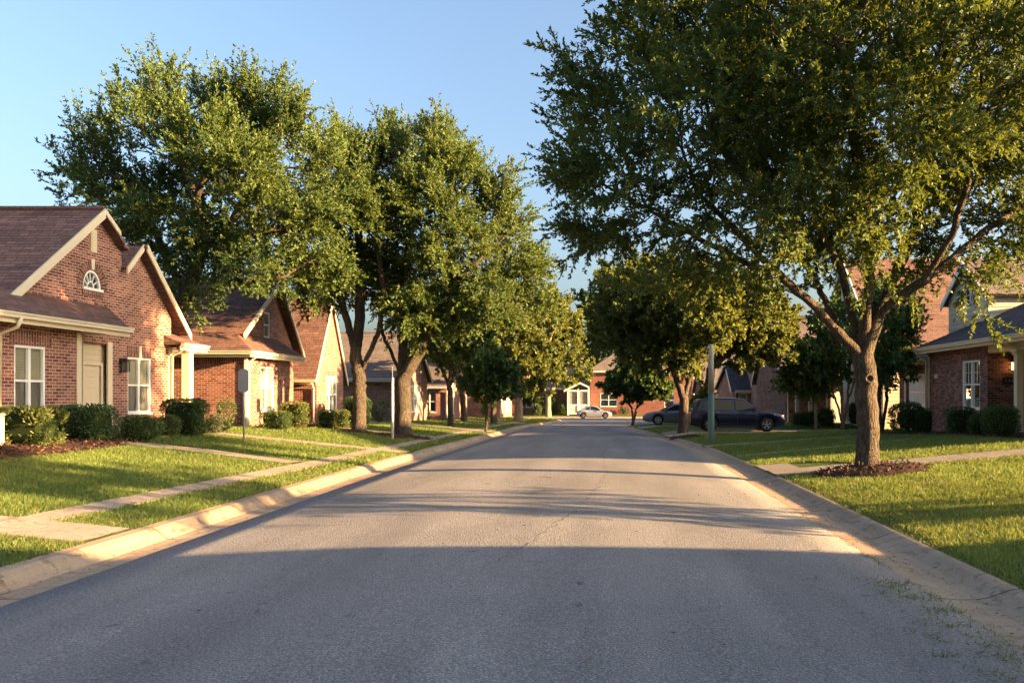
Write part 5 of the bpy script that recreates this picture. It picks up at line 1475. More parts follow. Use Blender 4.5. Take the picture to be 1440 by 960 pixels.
small_tree('small round dark green sapling on a thin straight stem by the left sidewalk', 684, 609, [(692, 535, 22, 0), (675, 540, 17, .3), (710, 538, 17, -.3), (692, 520, 18, 0), (690, 552, 14, 0)], .075, 'leaf_dark', 'bark_grey', 13, (684, 560), [[(684, 560, 0), (690, 530, 0)]], dens=9, kill=.3, step=.22, name='young_tree', per=12, shoots=1.8, shoot_len=(.2, .4))
small_tree('straight stemmed oak right behind the round dark green sapling', 694, 597, [(700, 500, 32, 0), (725, 480, 30, .8), (690, 470, 28, -.6), (740, 500, 26, 0), (715, 455, 28, .5), (700, 525, 22, 0)], .22, 'leaf_olive', 'bark_grey', 14, (694, 550), [[(694, 550, 0), (694, 500, 0)], [(694, 550, 0), (712, 515, 0), (725, 480, 0)]])
small_tree('thick trunked oak with a wide fork at the left corner of the street', 729, 593, [(735, 480, 34, 0), (760, 500, 30, .6), (715, 510, 24, -.5), (740, 440, 30, .5), (765, 460, 30, -.6), (745, 520, 26, 0), (720, 450, 26, 0), (775, 520, 20, 0)], .36, 'leaf_olive', 'bark_pale', 15, (729, 562), [[(729, 562, 0), (722, 535, 0), (718, 505, 0)], [(729, 562, 0), (738, 535, 0), (752, 500, 0)]])
small_tree('bushy oak with a pale trunk before the far dark hedge', 771, 587, [(775, 500, 32, 0), (800, 490, 28, .6), (760, 470, 30, -.5), (790, 450, 30, 0), (815, 510, 20, 0), (750, 510, 24, .5), (780, 530, 22, 0), (800, 530, 20, 0), (770, 435, 22, 0)], .34, 'leaf_olive', 'bark_pale', 16, (771, 558), [[(771, 558, 0), (762, 540, 0), (755, 510, 0)], [(771, 558, 0), (780, 540, 0), (792, 505, 0)]])
small_tree('thin stemmed young tree between the orange wall and far hedge', 738, 583, [(738, 545, 12, 0), (745, 530, 16, 0), (730, 530, 14, 0)], .09, 'leaf_oak', 'bark_grey', 17, (738, 560), [[(738, 560, 0), (738, 535, 0)]], name='young_tree')
# far trees behind the houses at the end
small_tree('pale green tree behind the far brick house, left of the big oak', 868, 580, [(850, 440, 34, 0), (835, 475, 28, 1), (880, 420, 36, 0), (900, 460, 36, -1), (865, 490, 30, 1), (825, 505, 20, 0), (905, 400, 30, 1), (930, 440, 34, 0), (870, 395, 26, 0), (840, 415, 24, 0), (910, 500, 28, 0), (845, 520, 18, -1)], .4, 'leaf_bright', 'bark_grey', 18, (868, 540), [[(868, 540, 0), (850, 480, 0)], [(868, 540, 0), (890, 470, 0)]], Yf=110, step=.8, kill=1.3, dens=.35, leaf=.5, per=20, shoot_len=(.8, 1.6), group='trees beyond the end of the street', thr=.08)
small_tree('dark tree above the low grey roof at the far left', 700, 575, [(700, 520, 20, 0), (720, 510, 22, 0), (680, 515, 20, 0), (745, 525, 20, 0), (760, 540, 14, 0), (650, 510, 20, 0)], .3, 'leaf_dark', 'bark_grey', 19, (700, 545), [[(700, 545, 0), (705, 520, 0)]], Yf=116, step=.8, kill=1.3, dens=.4, leaf=.5, per=20, shoot_len=(.8, 1.5), group='trees beyond the end of the street', thr=.08)
small_tree('tall dark tree behind the far brick house roof, right of the road', 985, 575, [(985, 500, 30, 0), (1010, 480, 30, 0), (960, 490, 26, 0), (1040, 500, 28, 0), (1060, 520, 20, 0), (1000, 450, 26, 0)], .4, 'leaf_oak', 'bark_grey', 20, (985, 540), [[(985, 540, 0), (985, 500, 0)]], Yf=118, step=.8, kill=1.3, dens=.4, leaf=.5, per=20, shoot_len=(.8, 1.5), group='trees beyond the end of the street', thr=.08)
# right side trees
small_tree('forked oak with a sunlit trunk in front of the grey sedan', 960, 609, [(880, 440, 34, 0), (900, 480, 32, .8), (930, 440, 34, -.8), (955, 470, 34, .5), (915, 495, 22, 0), (860, 470, 22, 0), (960, 485, 24, -.5), (985, 440, 30, .5), (870, 410, 22, 0), (930, 400, 26, 0), (975, 405, 24, 0)], .24, 'leaf_olive', 'bark_oak', 21, (962, 560), [[(962, 560, 0), (948, 520, 0), (938, 480, 0), (920, 440, 0)], [(962, 560, 0), (972, 525, 0), (978, 490, 0), (975, 440, 0)], [(948, 520, 0), (920, 490, .3), (890, 460, .3)]], per=22, shoots=1.7, natt=1200)
small_tree('leaning forked oak just behind the green metal pole', 996, 605, [(1020, 450, 32, 0), (1045, 470, 32, .8), (1070, 445, 32, -.8), (1010, 480, 24, .5), (1060, 485, 24, 0), (1090, 470, 28, .5), (1040, 420, 28, 0), (1085, 490, 18, -.3), (1105, 450, 18, 0), (1000, 420, 24, 0), (1000, 470, 26, -5.5), (1020, 440, 24, -4), (985, 440, 24, -5)], .24, 'leaf_olive', 'bark_oak', 22, (996, 565), [[(996, 565, 0), (985, 530, 0), (970, 500, 0)], [(996, 565, 0), (999, 520, 0), (1010, 470, 0), (1030, 440, 0)], [(999, 520, 0), (1030, 490, .3), (1065, 465, .3)], [(1010, 470, 0), (1008, 460, -2.5), (1000, 460, -5)]], per=22, shoots=1.7, natt=1200)
small_tree('small dense umbrella shaped tree on several bare stems, left of the sedan', 890, 598, [(895, 540, 20, 0), (875, 538, 18, .3), (915, 542, 18, -.3), (935, 548, 13, 0), (860, 545, 12, 0), (900, 525, 18, 0), (880, 525, 14, 0)], .13, 'leaf_dark', 'bark_grey', 23, None, [[(890, 596, 0), (889, 575, 0), (880, 560, 0), (872, 545, 0)], [(890, 596, 0), (895, 575, .1), (898, 555, 0)], [(895, 575, .1), (906, 560, 0), (918, 548, 0)]], dens=6, kill=.35, step=.25, stems=2, name='ornamental_tree', per=12, shoots=1.8, shoot_len=(.2, .45))
small_tree('pale multi stemmed crape myrtle on the right lawn', 1185, 602, [(1180, 490, 30, 0), (1150, 505, 24, .4), (1210, 480, 26, -.4), (1165, 465, 24, 0), (1195, 455, 24, .4), (1130, 495, 20, -.3), (1220, 510, 16, 0), (1140, 525, 16, .3), (1230, 460, 16, 0), (1120, 515, 12, 0)], .13, 'leaf_dark', 'bark_pale', 24, None, [[(1185, 600, 0), (1178, 570, 0), (1170, 545, .1), (1160, 510, .1)], [(1185, 600, 0), (1184, 560, -.1), (1182, 520, -.1), (1180, 490, 0)], [(1185, 600, 0), (1192, 565, .1), (1202, 535, 0), (1212, 500, 0)], [(1184, 560, -.1), (1176, 535, -.3), (1168, 500, -.3)], [(1192, 565, .1), (1194, 530, .3), (1196, 490, .3)]], dens=4, kill=.4, step=.28, stems=5, name='crape_myrtle', per=11, shoots=1.3, group='small trees on the right lawn')
small_tree('slender pale stemmed young tree left of the crape myrtle', 1147, 603, [(1145, 535, 14, 0), (1130, 525, 16, .2), (1155, 515, 16, -.2), (1120, 530, 12, 0)], .085, 'leaf_bright', 'bark_pale', 25, (1147, 565), [[(1147, 565, 0), (1145, 530, 0)]], dens=5, kill=.35, step=.25, name='young_tree', per=8, group='small trees on the right lawn')
small_tree('dark thin stemmed small tree between the big oak and the garage', 1240, 610, [(1250, 500, 22, 0), (1265, 470, 18, .3), (1240, 460, 22, -.3), (1275, 450, 12, 0), (1235, 520, 14, 0), (1270, 510, 12, 0), (1255, 430, 16, 0), (1230, 430, 16, 0)], .10, 'leaf_dark', 'bark_grey', 26, None, [[(1240, 608, 0), (1236, 570, 0), (1238, 530, 0), (1245, 490, 0)], [(1240, 608, 0), (1246, 570, .1), (1250, 530, .1), (1262, 490, .1)]], dens=5, kill=.35, step=.25, stems=2, name='ornamental_tree', per=10, group='small trees on the right lawn')
# unseen tree added right of the view so its dapple falls across the road
def unseen_shade_tree(label, x, y, h, rc, seed):
    global nleaf
    z = float(lawn_z(x, y)); b = (x, y, z); rng = np.random.default_rng(seed)
    bl = [((x + rng.normal() * rc * .45, y + rng.normal() * rc * .3, z + h * rng.uniform(.3, .88)), (rc * .5, rc * .42, rc * .45)) for _ in range(9)]
    o, n = oak('oak_tree', label, 'tree', b, [[b, (x, y, z + h * .33)]], bl, .2, 'leaf_oak', 'bark_grey', seed, dens=1.3, leaf=(.17, .085), per=11, shoots=1.2, minr=.01)
    nleaf += n
unseen_shade_tree('oak standing beyond the right edge of the view beside the porch house', 15.5, 8.7, 8.6, 3.0, 31)
print('leaves', nleaf)

# ================================================================== shrubs
def shrub(label, l, r, top, bot, leafm='leaf_box', kind='box', seed=0, dens=1.0, leaf=None, depth=1.0, Yf=None, name='clipped_shrub', cat='shrub', group='shrubs along the house fronts', e=None):
    rng = np.random.default_rng(seed + 1000)
    pc = 0.5 * (l + r); X, Y, Z = hit(pc, bot)
    if Yf is not None: Y = Yf; X = (pc - VX) * Y / FPX; Z = ground_z(X, Y)
    w = (r - l) * Y / FPX * 0.5; Yc = Y + w * depth * .55
    X = (pc - VX) * Yc / FPX; Z = ground_z(X, Yc)
    ztop = CAM_H - (top - VY) * Yc / FPX; h = max(0.3, ztop - Z)
    d = w * depth
    ex = e if e is not None else {'box': 0.42, 'round': 0.85, 'loose': 0.95, 'vase': 0.9}[kind]
    n = int(dens * 950 * (2 * w * h + w * d * 2 + h * d) * min(1.0, (24 / Y) ** 1.6)); n = max(300, min(n, 14000))
    th = rng.uniform(0, 2 * math.pi, n); ph = np.arcsin(rng.uniform(-0.95, 1, n))
    sg = lambda v, p: np.sign(v) * np.abs(v) ** p
    ux = sg(np.cos(ph), ex) * sg(np.cos(th), ex); uy = sg(np.cos(ph), ex) * sg(np.sin(th), ex); uz = sg(np.sin(ph), ex)
    k = fnoise(th * 2.2, ph * 3.1, 1.6, seed + 50) * (.05 if kind in ('box', 'round') else .14)
    s = rng.uniform(0.80, 1.02, n) + k
    zc = Z + h * .5; hz = h * .5
    wz = np.ones(n)
    zz = 0.5 + 0.5 * uz
    if kind == 'vase': wz = 0.25 + 0.75 * np.clip(zz, 0, 1) ** .8
    elif kind == 'box': wz = 0.86 + 0.14 * zz
    P = np.stack([X + w * ux * s * wz, Yc + d * uy * s * wz, zc + hz * uz * np.where(kind == 'box', 1, s)], 1)
    P[:, 2] = np.maximum(P[:, 2], Z + .03)
    Nn = np.stack([ux / w, uy / d, uz / hz], 1); Nn /= np.linalg.norm(Nn, axis=1, keepdims=True)
    D = Nn * .7 + np.array([0, 0, .45]) + rng.normal(size=(n, 3)) * .55; D /= np.linalg.norm(D, axis=1, keepdims=True)
    lf = leaf or max(.055, .0034 * Y)
    v = leaf_quads(P, D, lf * rng.uniform(.7, 1.35, n), lf * .55 * rng.uniform(.7, 1.2, n), rng)
    tint = np.clip(.4 + .2 * k / .1 + rng.normal(size=n) * .2, 0, 1)
    root = thing(name, label, cat, (X, Yc, Z), group)
    np_mesh('foliage', v, 4, M[leafm], parent=root, tint=tint, loc=(X, Yc, Z))
    if kind in ('vase', 'loose'):
        mb = MB()
        for i in range(7 if kind == 'vase' else 5):
            a = rng.uniform(0, 6.28); q = .75 * w * (1 if kind == 'vase' else .6)
            mb.tube([(X + .04 * math.cos(a), Yc + .04 * math.sin(a), Z - .05), (X + q * .4 * math.cos(a), Yc + q * .4 * math.sin(a), Z + h * .45), (X + q * math.cos(a), Yc + q * math.sin(a), Z + h * .85)], [.022, .016, .008], 5)
        mb.build('stem', M['bark_grey'], root, smooth_sh=True)
        sc_ = .6
    else: sc_ = .84
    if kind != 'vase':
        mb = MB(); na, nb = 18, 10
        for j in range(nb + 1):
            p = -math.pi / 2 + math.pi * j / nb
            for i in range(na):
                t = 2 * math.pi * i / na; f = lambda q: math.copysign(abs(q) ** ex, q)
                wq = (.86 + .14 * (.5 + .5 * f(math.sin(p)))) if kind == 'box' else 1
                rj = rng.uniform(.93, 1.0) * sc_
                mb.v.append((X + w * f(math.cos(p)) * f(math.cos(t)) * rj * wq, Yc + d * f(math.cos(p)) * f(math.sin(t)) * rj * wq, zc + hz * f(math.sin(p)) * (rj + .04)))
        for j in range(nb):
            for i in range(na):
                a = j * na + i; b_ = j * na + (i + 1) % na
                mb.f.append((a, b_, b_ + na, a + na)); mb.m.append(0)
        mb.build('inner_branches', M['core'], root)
    return root
S = shrub
S('square clipped olive green hedge bush under the nearest left window', 0, 84, 574, 630, 'leaf_olive', 'box', 1, 1.15, .075, .75)
S('big dark green rounded shrub before the cream siding entry', 76, 158, 569, 621, 'leaf_dark', 'round', 2, 1.3, .062, .75, e=.62)
S('low dark green dome shrub beside the entry steps', 168, 226, 584, 623, 'leaf_box', 'round', 3, 1.5, .05, .9, e=.75)
S('small yellow green ball shrub between two darker shrubs', 222, 253, 583, 615, 'leaf_olive', 'round', 4, 1.5, .05, .9)
S('tall boxy shrub under the porch column of the nearest left house', 229, 292, 562, 613, 'leaf_box', 'box', 5, 1.0, .075, .6, e=.5)
S('small grey green mounded shrub beside the dark side wall', 284, 313, 582, 610, 'leaf_sage', 'loose', 6, 1.2, .06, .9)
S('vase shaped thin shrub against the dark side wall', 302, 334, 563, 609, 'leaf_box', 'vase', 7, .9, .075, .8)
S('low clipped hedge under the second left house window', 366, 412, 579, 605, 'leaf_box', 'box', 8, 1.3, .06, .6, e=.55)
S('mid height boxy shrub at the corner of the second left house', 394, 434, 566, 601, 'leaf_olive', 'box', 9, 1.1, .08, .7, e=.55)
S('sunlit clipped shrub under the tall bright window of the third left house', 446, 473, 577, 603, 'leaf_olive', 'box', 10, 1.3, .07, .8, e=.55)
S('clipped shrub touching the left oak trunk under the tall bright window', 469, 492, 577, 602, 'leaf_olive', 'box', 11, 1.3, .07, .8, e=.55)
S('tall dark hedge bush behind the left forked oak', 482, 522, 559, 598, 'leaf_dark', 'box', 12, 1.2, .09, .7, e=.55)
S('vase shaped shrub between the two forked oaks', 518, 549, 562, 594, 'leaf_box', 'vase', 13, .9, .09, .8)
S('sunlit olive shrub just right of the oak in the mulch ring', 573, 594, 574, 590, 'leaf_olive', 'round', 14, 1.2, .1, .9)
S('dark rounded shrub below the pink corner window', 590, 604, 572, 590, 'leaf_box', 'round', 15, 1.2, .1, .9)
S('pale rimmed rounded shrub before the long dark hedge', 599, 613, 571, 588, 'leaf_sage', 'round', 16, 1.2, .1, .9)
S('long dark hedge behind the young three limbed oak', 600, 628, 568, 587, 'leaf_dark', 'box', 17, 1.2, .11, .6, e=.5)
S('dark hedge between the two young oaks', 634, 664, 570, 586, 'leaf_dark', 'box', 18, 1.2, .12, .6, e=.5)
S('small dark shrub under the white framed opening in the orange wall', 672, 688, 571, 583, 'leaf_box', 'box', 19, 1.2, .13, .7)
S('round dark shrub against the orange wall right of the sapling', 700, 716, 570, 582, 'leaf_dark', 'round', 20, 1.2, .13, .8)
S('tall dark clipped hedge before the low far house', 750, 785, 558, 580, 'leaf_dark', 'box', 21, 1.3, .2, .5, Yf=97.5, e=.45)
S('pale rounded shrub at the foot of the far dark hedge', 748, 762, 568, 581, 'leaf_sage', 'round', 22, 1.2, .17, .8, Yf=96)
S('low dark shrub right of the far dark hedge', 786, 797, 567, 581, 'leaf_box', 'round', 23, 1.2, .17, .8, Yf=97)
S('sparse grey green shrub below the far brick wall by the silver car', 870, 884, 572, 580, 'leaf_sage', 'loose', 24, 1.2, .17, .8, Yf=98)
G = 'shrubs along the right houses'
S('loose leafy dark shrub beside the garage of the nearest right house', 1252, 1302, 566, 611, 'leaf_dark', 'loose', 30, 1.6, .085, .8, group=G, e=.8)
S('dark clipped shrub under the brick pier left of the right window', 1282, 1332, 575, 611, 'leaf_dark', 'box', 31, 1.3, .06, .6, group=G, e=.6)
S('dark clipped shrub directly under the right house window', 1328, 1374, 573, 612, 'leaf_dark', 'box', 32, 1.3, .06, .6, group=G, e=.6)
S('low rounded dark shrub tucked between two taller ones at the porch', 1362, 1394, 582, 613, 'leaf_box', 'round', 33, 1.3, .06, .8, group=G)
S('large dark shrub in front of the porch corner and number plate', 1382, 1432, 571, 615, 'leaf_dark', 'round', 34, 1.4, .065, .7, group=G, e=.68)
S('wide dark hedge beside the porch of the grey roofed house', 1092, 1140, 570, 593, 'leaf_dark', 'box', 35, 1.2, .11, .5, group=G, e=.5)
S('rounded shrub at the left of the cluster near the pale stemmed tree', 1113, 1136, 580, 599, 'leaf_box', 'round', 36, 1.3, .09, .8, group=G)
S('mid green rounded shrub behind the slender pale stemmed young tree', 1126, 1152, 578, 600, 'leaf_box', 'round', 37, 1.3, .09, .8, group=G)
S('taller dark shrub before the white garage door', 1148, 1174, 573, 598, 'leaf_dark', 'round', 38, 1.3, .09, .8, group=G)
S('small bright clipped shrub left of the crape myrtle foot', 1154, 1174, 584, 600, 'leaf_bright', 'box', 39, 1.3, .08, .8, group=G)
S('dark shrub right of the crape myrtle foot', 1192, 1212, 565, 599, 'leaf_dark', 'round', 40, 1.2, .09, .8, group=G)
# ================================================================== poles, signs
g = thing('sign_post', 'thin metal post with a narrow grey sign plate seen from behind, on the left lawn', 'sign', hit(343, 623))
x, y, z = g.location
mb = MB(); mb.tube([(x, y, z - .1), (x, y, at(343, 522, y).z)], .028, 8); mb.build('post', M['galv'], g, smooth_sh=True)
mb = MB(); zt = at(343, 519, y).z; zb_ = at(343, 551, y).z; w = .155; c = .06
q = [(-w + c, zb_), (w - c, zb_), (w, zb_ + c), (w, zt - c), (w - c, zt), (-w + c, zt), (-w, zt - c), (-w, zb_ + c)]
f0 = [(x + a, y - .035, b) for a, b in q]; f1 = [(x + a, y - .031, b) for a, b in q]
mb.poly(f0); mb.poly(f1[::-1])
for i in range(8): mb.poly([f0[i], f0[(i + 1) % 8], f1[(i + 1) % 8], f1[i]])
pl = mb.build('sign_plate', M['galv'], g)
mb = MB(); mb.tube([(x, y, .5 * (zt + zb_) + .18), (x, y, .5 * (zt + zb_) + .20)], .034, 8); mb.tube([(x, y, .5 * (zt + zb_) - .2), (x, y, .5 * (zt + zb_) - .18)], .034, 8); mb.build('clamp', M['galv'], g)

g = thing('sign_post', 'slim white pole topped by an edge-on grey plate before the forked oak', 'sign', hit(552, 618))
x, y, z = g.location
mb = MB(); mb.tube([(x, y, z - .1), (x, y, at(552, 531, y).z)], .048, 8); mb.build('post', M['whitemetal'], g, smooth_sh=True)
mb = MB(); zt = at(552, 519, y).z; zb_ = at(552, 535, y).z; dx, dy = x / math.hypot(x, y) * .3, y / math.hypot(x, y) * .3; nx, ny = dy * .04, -dx * .04
mb.hexa([(x - dx - nx, y - dy - ny, zb_), (x + dx - nx, y + dy - ny, zb_), (x + dx + nx, y + dy + ny, zb_), (x - dx + nx, y - dy + ny, zb_), (x - dx - nx, y - dy - ny, zt + .1), (x + dx - nx, y + dy - ny, zt + .1), (x + dx + nx, y + dy + ny, zt + .1), (x - dx + nx, y - dy + ny, zt + .1)]); mb.build('sign_plate', M['galv'], g)

M['shaft'] = flat_mat('sunlit_pole_paint', (0.30, 0.27, 0.20), 0.6, 0.25, 0.15, 6)  # cream tone puts the sunlight on the upper pole into its colour
X, Y, Z = hit(1000, 622)
print('POLE', X, Y, Z, hit(996, 605), hit(960, 609))
g = thing('street_pole', 'green painted metal pole with its upper shaft coloured as sunlit beside the navy car', 'pole', (X, Y, Z))
mb = MB(); mb.tube([(X, Y, Z - .1), (X, Y, Z + .02), (X, Y, at(1000, 552, Y).z)], [.145, .14, .128], 14); mb.build('lower_shaft', M['greenmetal'], g, smooth_sh=True)
mb = MB(); mb.tube([(X, Y, at(1000, 552, Y).z), (X, Y, at(1000, 484, Y).z)], [.126, .10], 14); mb.build('upper_shaft', M['shaft'], g, smooth_sh=True)

X, Y, Z = hit(1, 630)
g = thing('marker_post', 'short cream post in the mulch at the left edge', 'post', (-13.05, 16.85, float(lawn_z(-13.05, 16.85))))
mb = MB(); a, b_, c = g.location; mb.box(a - .06, a + .06, b_ - .06, b_ + .06, c - .1, c + .70); mb.box(a - .075, a + .075, b_ - .075, b_ + .075, c + .70, c + .74); mb.build('post', M['cream'], g)

# ================================================================== cars
def interp(x, tab):
    xs = [t[0] for t in tab]; zs = [t[1] for t in tab]
    return float(np.interp(x, xs, zs))
def car(name, label, cat, loc, rotz, L, W, zt, roof, wheels, r, glass, pmat, clear=.2, tum=.30, tail='red', group='parked cars', cladding=False):
    """x forward; zt lower-body top line; roof greenhouse top line; glass list of side window outlines"""
    root = thing(name, label, cat, loc, group, rotz)
    H = L / 2
    def hw(x):
        e = max(0.0, (abs(x) - (H - .75)) / .75); return W / 2 * (1 - .17 * e ** 2.2)
    def zb(x):
        z = clear + .10 * max(0, (abs(x) - (H - .55)) / .55) ** 1.5
        for xw in wheels:
            ra = r * 1.16
            if abs(x - xw) < ra: z = max(z, r + math.sqrt(ra * ra - (x - xw) ** 2) * .98)
        return z
    xs = set(np.linspace(-H, H, 44).tolist())
    for xw in wheels:
        for a in np.linspace(0, math.pi, 15): xs.add(xw + r * 1.16 * math.cos(a))
        xs.add(xw + r * 1.161); xs.add(xw - r * 1.161)
    for t in list(zt): xs.add(t[0])
    xs = sorted(x for x in xs if -H <= x <= H)
    mb = MB(); prof = [(0.0, .93), (.12, .97), (.3, .995), (.55, 1.0), (.75, .985), (.90, .955), (.97, .915), (1.0, .86)]
    ring = []
    for x in xs:
        a, b = zb(x), interp(x, zt); h = hw(x)
        pts = [(h * q, a + (b - a) * f) for f, q in prof] + [(h * .45, b + .025), (0, b + .032)]
        full = pts + [(-y_, z_) for y_, z_ in pts[-2::-1]]
        ring.append(full)
        for (y_, z_) in full: mb.v.append((x, y_, z_))
    k = len(ring[0])
    for i in range(len(xs) - 1):
        for j in range(k):
            a = i * k + j; b = i * k + (j + 1) % k
            mb.f.append((a, b, b + k, a + k)); mb.m.append(0)
    mb.f.append(tuple(range(k))); mb.m.append(0); mb.f.append(tuple(range((len(xs) - 1) * k, len(xs) * k))); mb.m.append(0)
    # greenhouse
    x0, x1 = roof[0][0], roof[-1][0]
    base = len(mb.v); gx = sorted(set(np.linspace(x0, x1, 26).tolist() + [t[0] for t in roof]))
    def side(x, z):
        return hw(x) * .90 - tum * max(0.0, z - interp(x, zt))
    for x in gx:
        a, b = interp(x, zt) - .02, max(interp(x, roof), interp(x, zt) + .001)
        zs = b - min(.06, (b - a) * .3)
        pts = [(side(x, a), a), (side(x, zs), zs), (max(.05, side(x, zs) - .10), b), (0, b + .025)]
        full = pts + [(-y_, z_) for y_, z_ in pts[-2::-1]]
        for (y_, z_) in full: mb.v.append((x, y_, z_))
    k = 7
    for i in range(len(gx) - 1):
        for j in range(k - 1):
            a = base + i * k + j
            mb.f.append((a, a + 1, a + k + 1, a + k)); mb.m.append(0)
    o = mb.build('body', pmat, root, smooth_sh=True, local=True)
    o.data.materials.append(M['blackplastic'])
    try:
        bpy.context.view_layer.objects.active = o
        o.data.set_sharp_from_angle(angle=math.radians(42))
    except Exception: pass
    # glass
    for sgn in (1, -1):
        for poly in glass:
            mb = MB(); mb.poly([(x, sgn * (side(x, z) + .010), z) for x, z in poly]); mb.build('side_window', M['carglass'], root, local=True)
    def slope_glass(xa, xb, nm, shrink=.08):
        mb = MB(); n = 6; rows_ = []
        for i in range(n + 1):
            x = xa + (xb - xa) * i / n; z = max(interp(x, roof), interp(x, zt)) + .022
            hwid = max(.2, side(x, z - .05) - .13)
            rows_.append([(x, y_ * hwid, z + .022 * (1 - abs(y_)) + (.012)) for y_ in (-1, -.5, 0, .5, 1)])
        for a, b in zip(rows_[:-1], rows_[1:]):
            for j in range(4): mb.poly([a[j], a[j + 1], b[j + 1], b[j]])
        mb.build(nm, M['carglass'], root, smooth_sh=True, local=True)
    slope_glass(roof[-2][0] + .06, roof[-1][0] - .07, 'windscreen'); slope_glass(roof[1][0] - .05, roof[0][0] + .06, 'rear_window')
    # wheels
    for xw in wheels:
        for sgn in (1, -1):
            yo = sgn * (W / 2 - .02); t = MB()
            t.lathe((xw, yo - sgn * .11, r), [(r * .62, -.105), (r * .95, -.11), (r, -.08), (r, .08), (r * .95, .11), (r * .62, .105)], 24, 'y', caps=False)
            wo = t.build('wheel', M['tyre'], root, smooth_sh=True, local=True)
            rm = MB(); yy = yo + sgn * .002
            for i in range(5):
                a = 2 * math.pi * i / 5 + .3
                for s_ in (-.13, .13):
                    p = lambda rr, aa: (xw + rr * math.cos(aa), yy, r + rr * math.sin(aa))
                    q = [p(r * .12, a + s_ * 2.2), p(r * .12, a + s_ * 2.2 + .5), p(r * .60, a + s_ + .10), p(r * .60, a + s_ - .10)]
                    rm.hexa([(u, v_ - sgn * .03, w_) for u, v_, w_ in q] + [(u, v_ + sgn * .004, w_) for u, v_, w_ in q])
            rm.lathe((xw, yy - sgn * .02, r), [(r * .64, -.02), (r * .66, .02), (r * .58, .024), (r * .57, -.01)], 24, 'y', caps=False)
            rm.lathe((xw, yy, r), [(r * .17, -.03), (r * .17, .008), (r * .1, .012)], 12, 'y')
            rm.build('rim', M['rim'], wo, local=True)
            hb = MB(); hb.lathe((xw, yo - sgn * .06, r), [(r * .62, -.01), (r * .62, .01)], 20, 'y'); hb.build('brake_disc', M['blackplastic'], wo, local=True)
    # lamps, handles, mirrors, seams, sill, bumpers
    for sgn in (1, -1):
        zf = interp(H - .25, zt); zr_ = interp(-H + .2, zt)
        m_ = MB(); xa, xb = H - .50, H - .03
        m_.hexa([(xa, sgn * (hw(xa) * .93), zf - .14), (xb, sgn * hw(xb) * .80, zf - .20), (xb, sgn * hw(xb) * .55, zf - .19), (xa, sgn * hw(xa) * .6, zf - .10), (xa, sgn * (hw(xa) * .975 + .006), zf - .06), (xb + .02, sgn * hw(xb) * .85, zf - .09), (xb + .02, sgn * hw(xb) * .55, zf - .075), (xa, sgn * hw(xa) * .6, zf - .01)])
        m_.build('headlight', M['clear_lens'], root, local=True)
        m_ = MB(); xa, xb = -H + .42, -H - .012
        m_.hexa([(xa, sgn * hw(xa) * .95, zr_ - .22), (xb, sgn * hw(xb) * .93, zr_ - .24), (xb, sgn * hw(xb) * .55, zr_ - .22), (xa, sgn * hw(xa) * .6, zr_ - .2), (xa + .05, sgn * (hw(xa) * .985 + .004), zr_ - .06), (xb, sgn * hw(xb) * .97, zr_ - .03), (xb, sgn * hw(xb) * .55, zr_ - .04), (xa, sgn * hw(xa) * .6, zr_ - .02)])
        m_.build('tail_light', M['red_lens'], root, local=True)
        xm = roof[-1][0] - .35; zm = interp(xm, zt) + .10; m_ = MB(); m_.hexa([(xm - .08, sgn * (side(xm, zm) + .03), zm - .06), (xm + .10, sgn * (side(xm, zm) + .03), zm - .05), (xm + .06, sgn * (side(xm, zm) + .22), zm - .05), (xm - .08, sgn * (side(xm, zm) + .22), zm - .06), (xm - .08, sgn * (side(xm, zm) + .03), zm + .08), (xm + .05, sgn * (side(xm, zm) + .03), zm + .07), (xm + .02, sgn * (side(xm, zm) + .22), zm + .08), (xm - .08, sgn * (side(xm, zm) + .22), zm + .09)])
        m_.build('side_mirror', pmat, root, local=True)
        m_ = MB(); seams = sorted(set([round(p[0], 3) for poly in glass for p in poly]))
        mid = .5 * (wheels[0] + wheels[1])
        for xs_ in (wheels[1] - r * 1.45, mid - .05, wheels[0] + r * .55):
            z0_, z1_ = clear + .14, interp(xs_, zt) - .09
            for i in range(5):
                za, zc_ = z0_ + (z1_ - z0_) * i / 5, z0_ + (z1_ - z0_) * (i + 1) / 5
                fa = np.interp((za - clear) / (z1_ + .09 - clear), [p[0] for p in prof], [p[1] for p in prof]); fb = np.interp((zc_ - clear) / (z1_ + .09 - clear), [p[0] for p in prof], [p[1] for p in prof])
                m_.poly([(xs_ - .006, sgn * (hw(xs_) * fa + .004), za), (xs_ + .006, sgn * (hw(xs_) * fa + .004), za), (xs_ + .006, sgn * (hw(xs_) * fb + .004), zc_), (xs_ - .006, sgn * (hw(xs_) * fb + .004), zc_)])
        m_.build('door_seam', M['blackplastic'], root, local=True)
        for xh in (mid + .12, wheels[0] + r * .55 + .12):
            m_ = MB(); zh = interp(xh, zt) - .16; m_.box(xh, xh + .18, min(sgn * hw(xh) * .97, sgn * (hw(xh) + .03)), max(sgn * hw(xh) * .97, sgn * (hw(xh) + .03)), zh, zh + .03); m_.build('door_handle', pmat, root, local=True)
        m_ = MB(); xa, xb = wheels[0] + r * 1.2, wheels[1] - r * 1.2; m_.box(xa, xb, min(sgn * W * .40, sgn * W * .478), max(sgn * W * .40, sgn * W * .478), clear - .03, clear + .10); m_.build('sill', M['blackplastic'], root, local=True)
    m_ = MB(); m_.box(-H - .02, -H + .2, -hw(H) * .9, hw(H) * .9, clear + .08, clear + .26); m_.build('rear_bumper', M['blackplastic'], root, local=True)
    m_ = MB(); m_.box(H - .2, H + .015, -hw(H) * .85, hw(H) * .85, clear + .08, clear + .24); m_.build('front_bumper', M['blackplastic'], root, local=True)
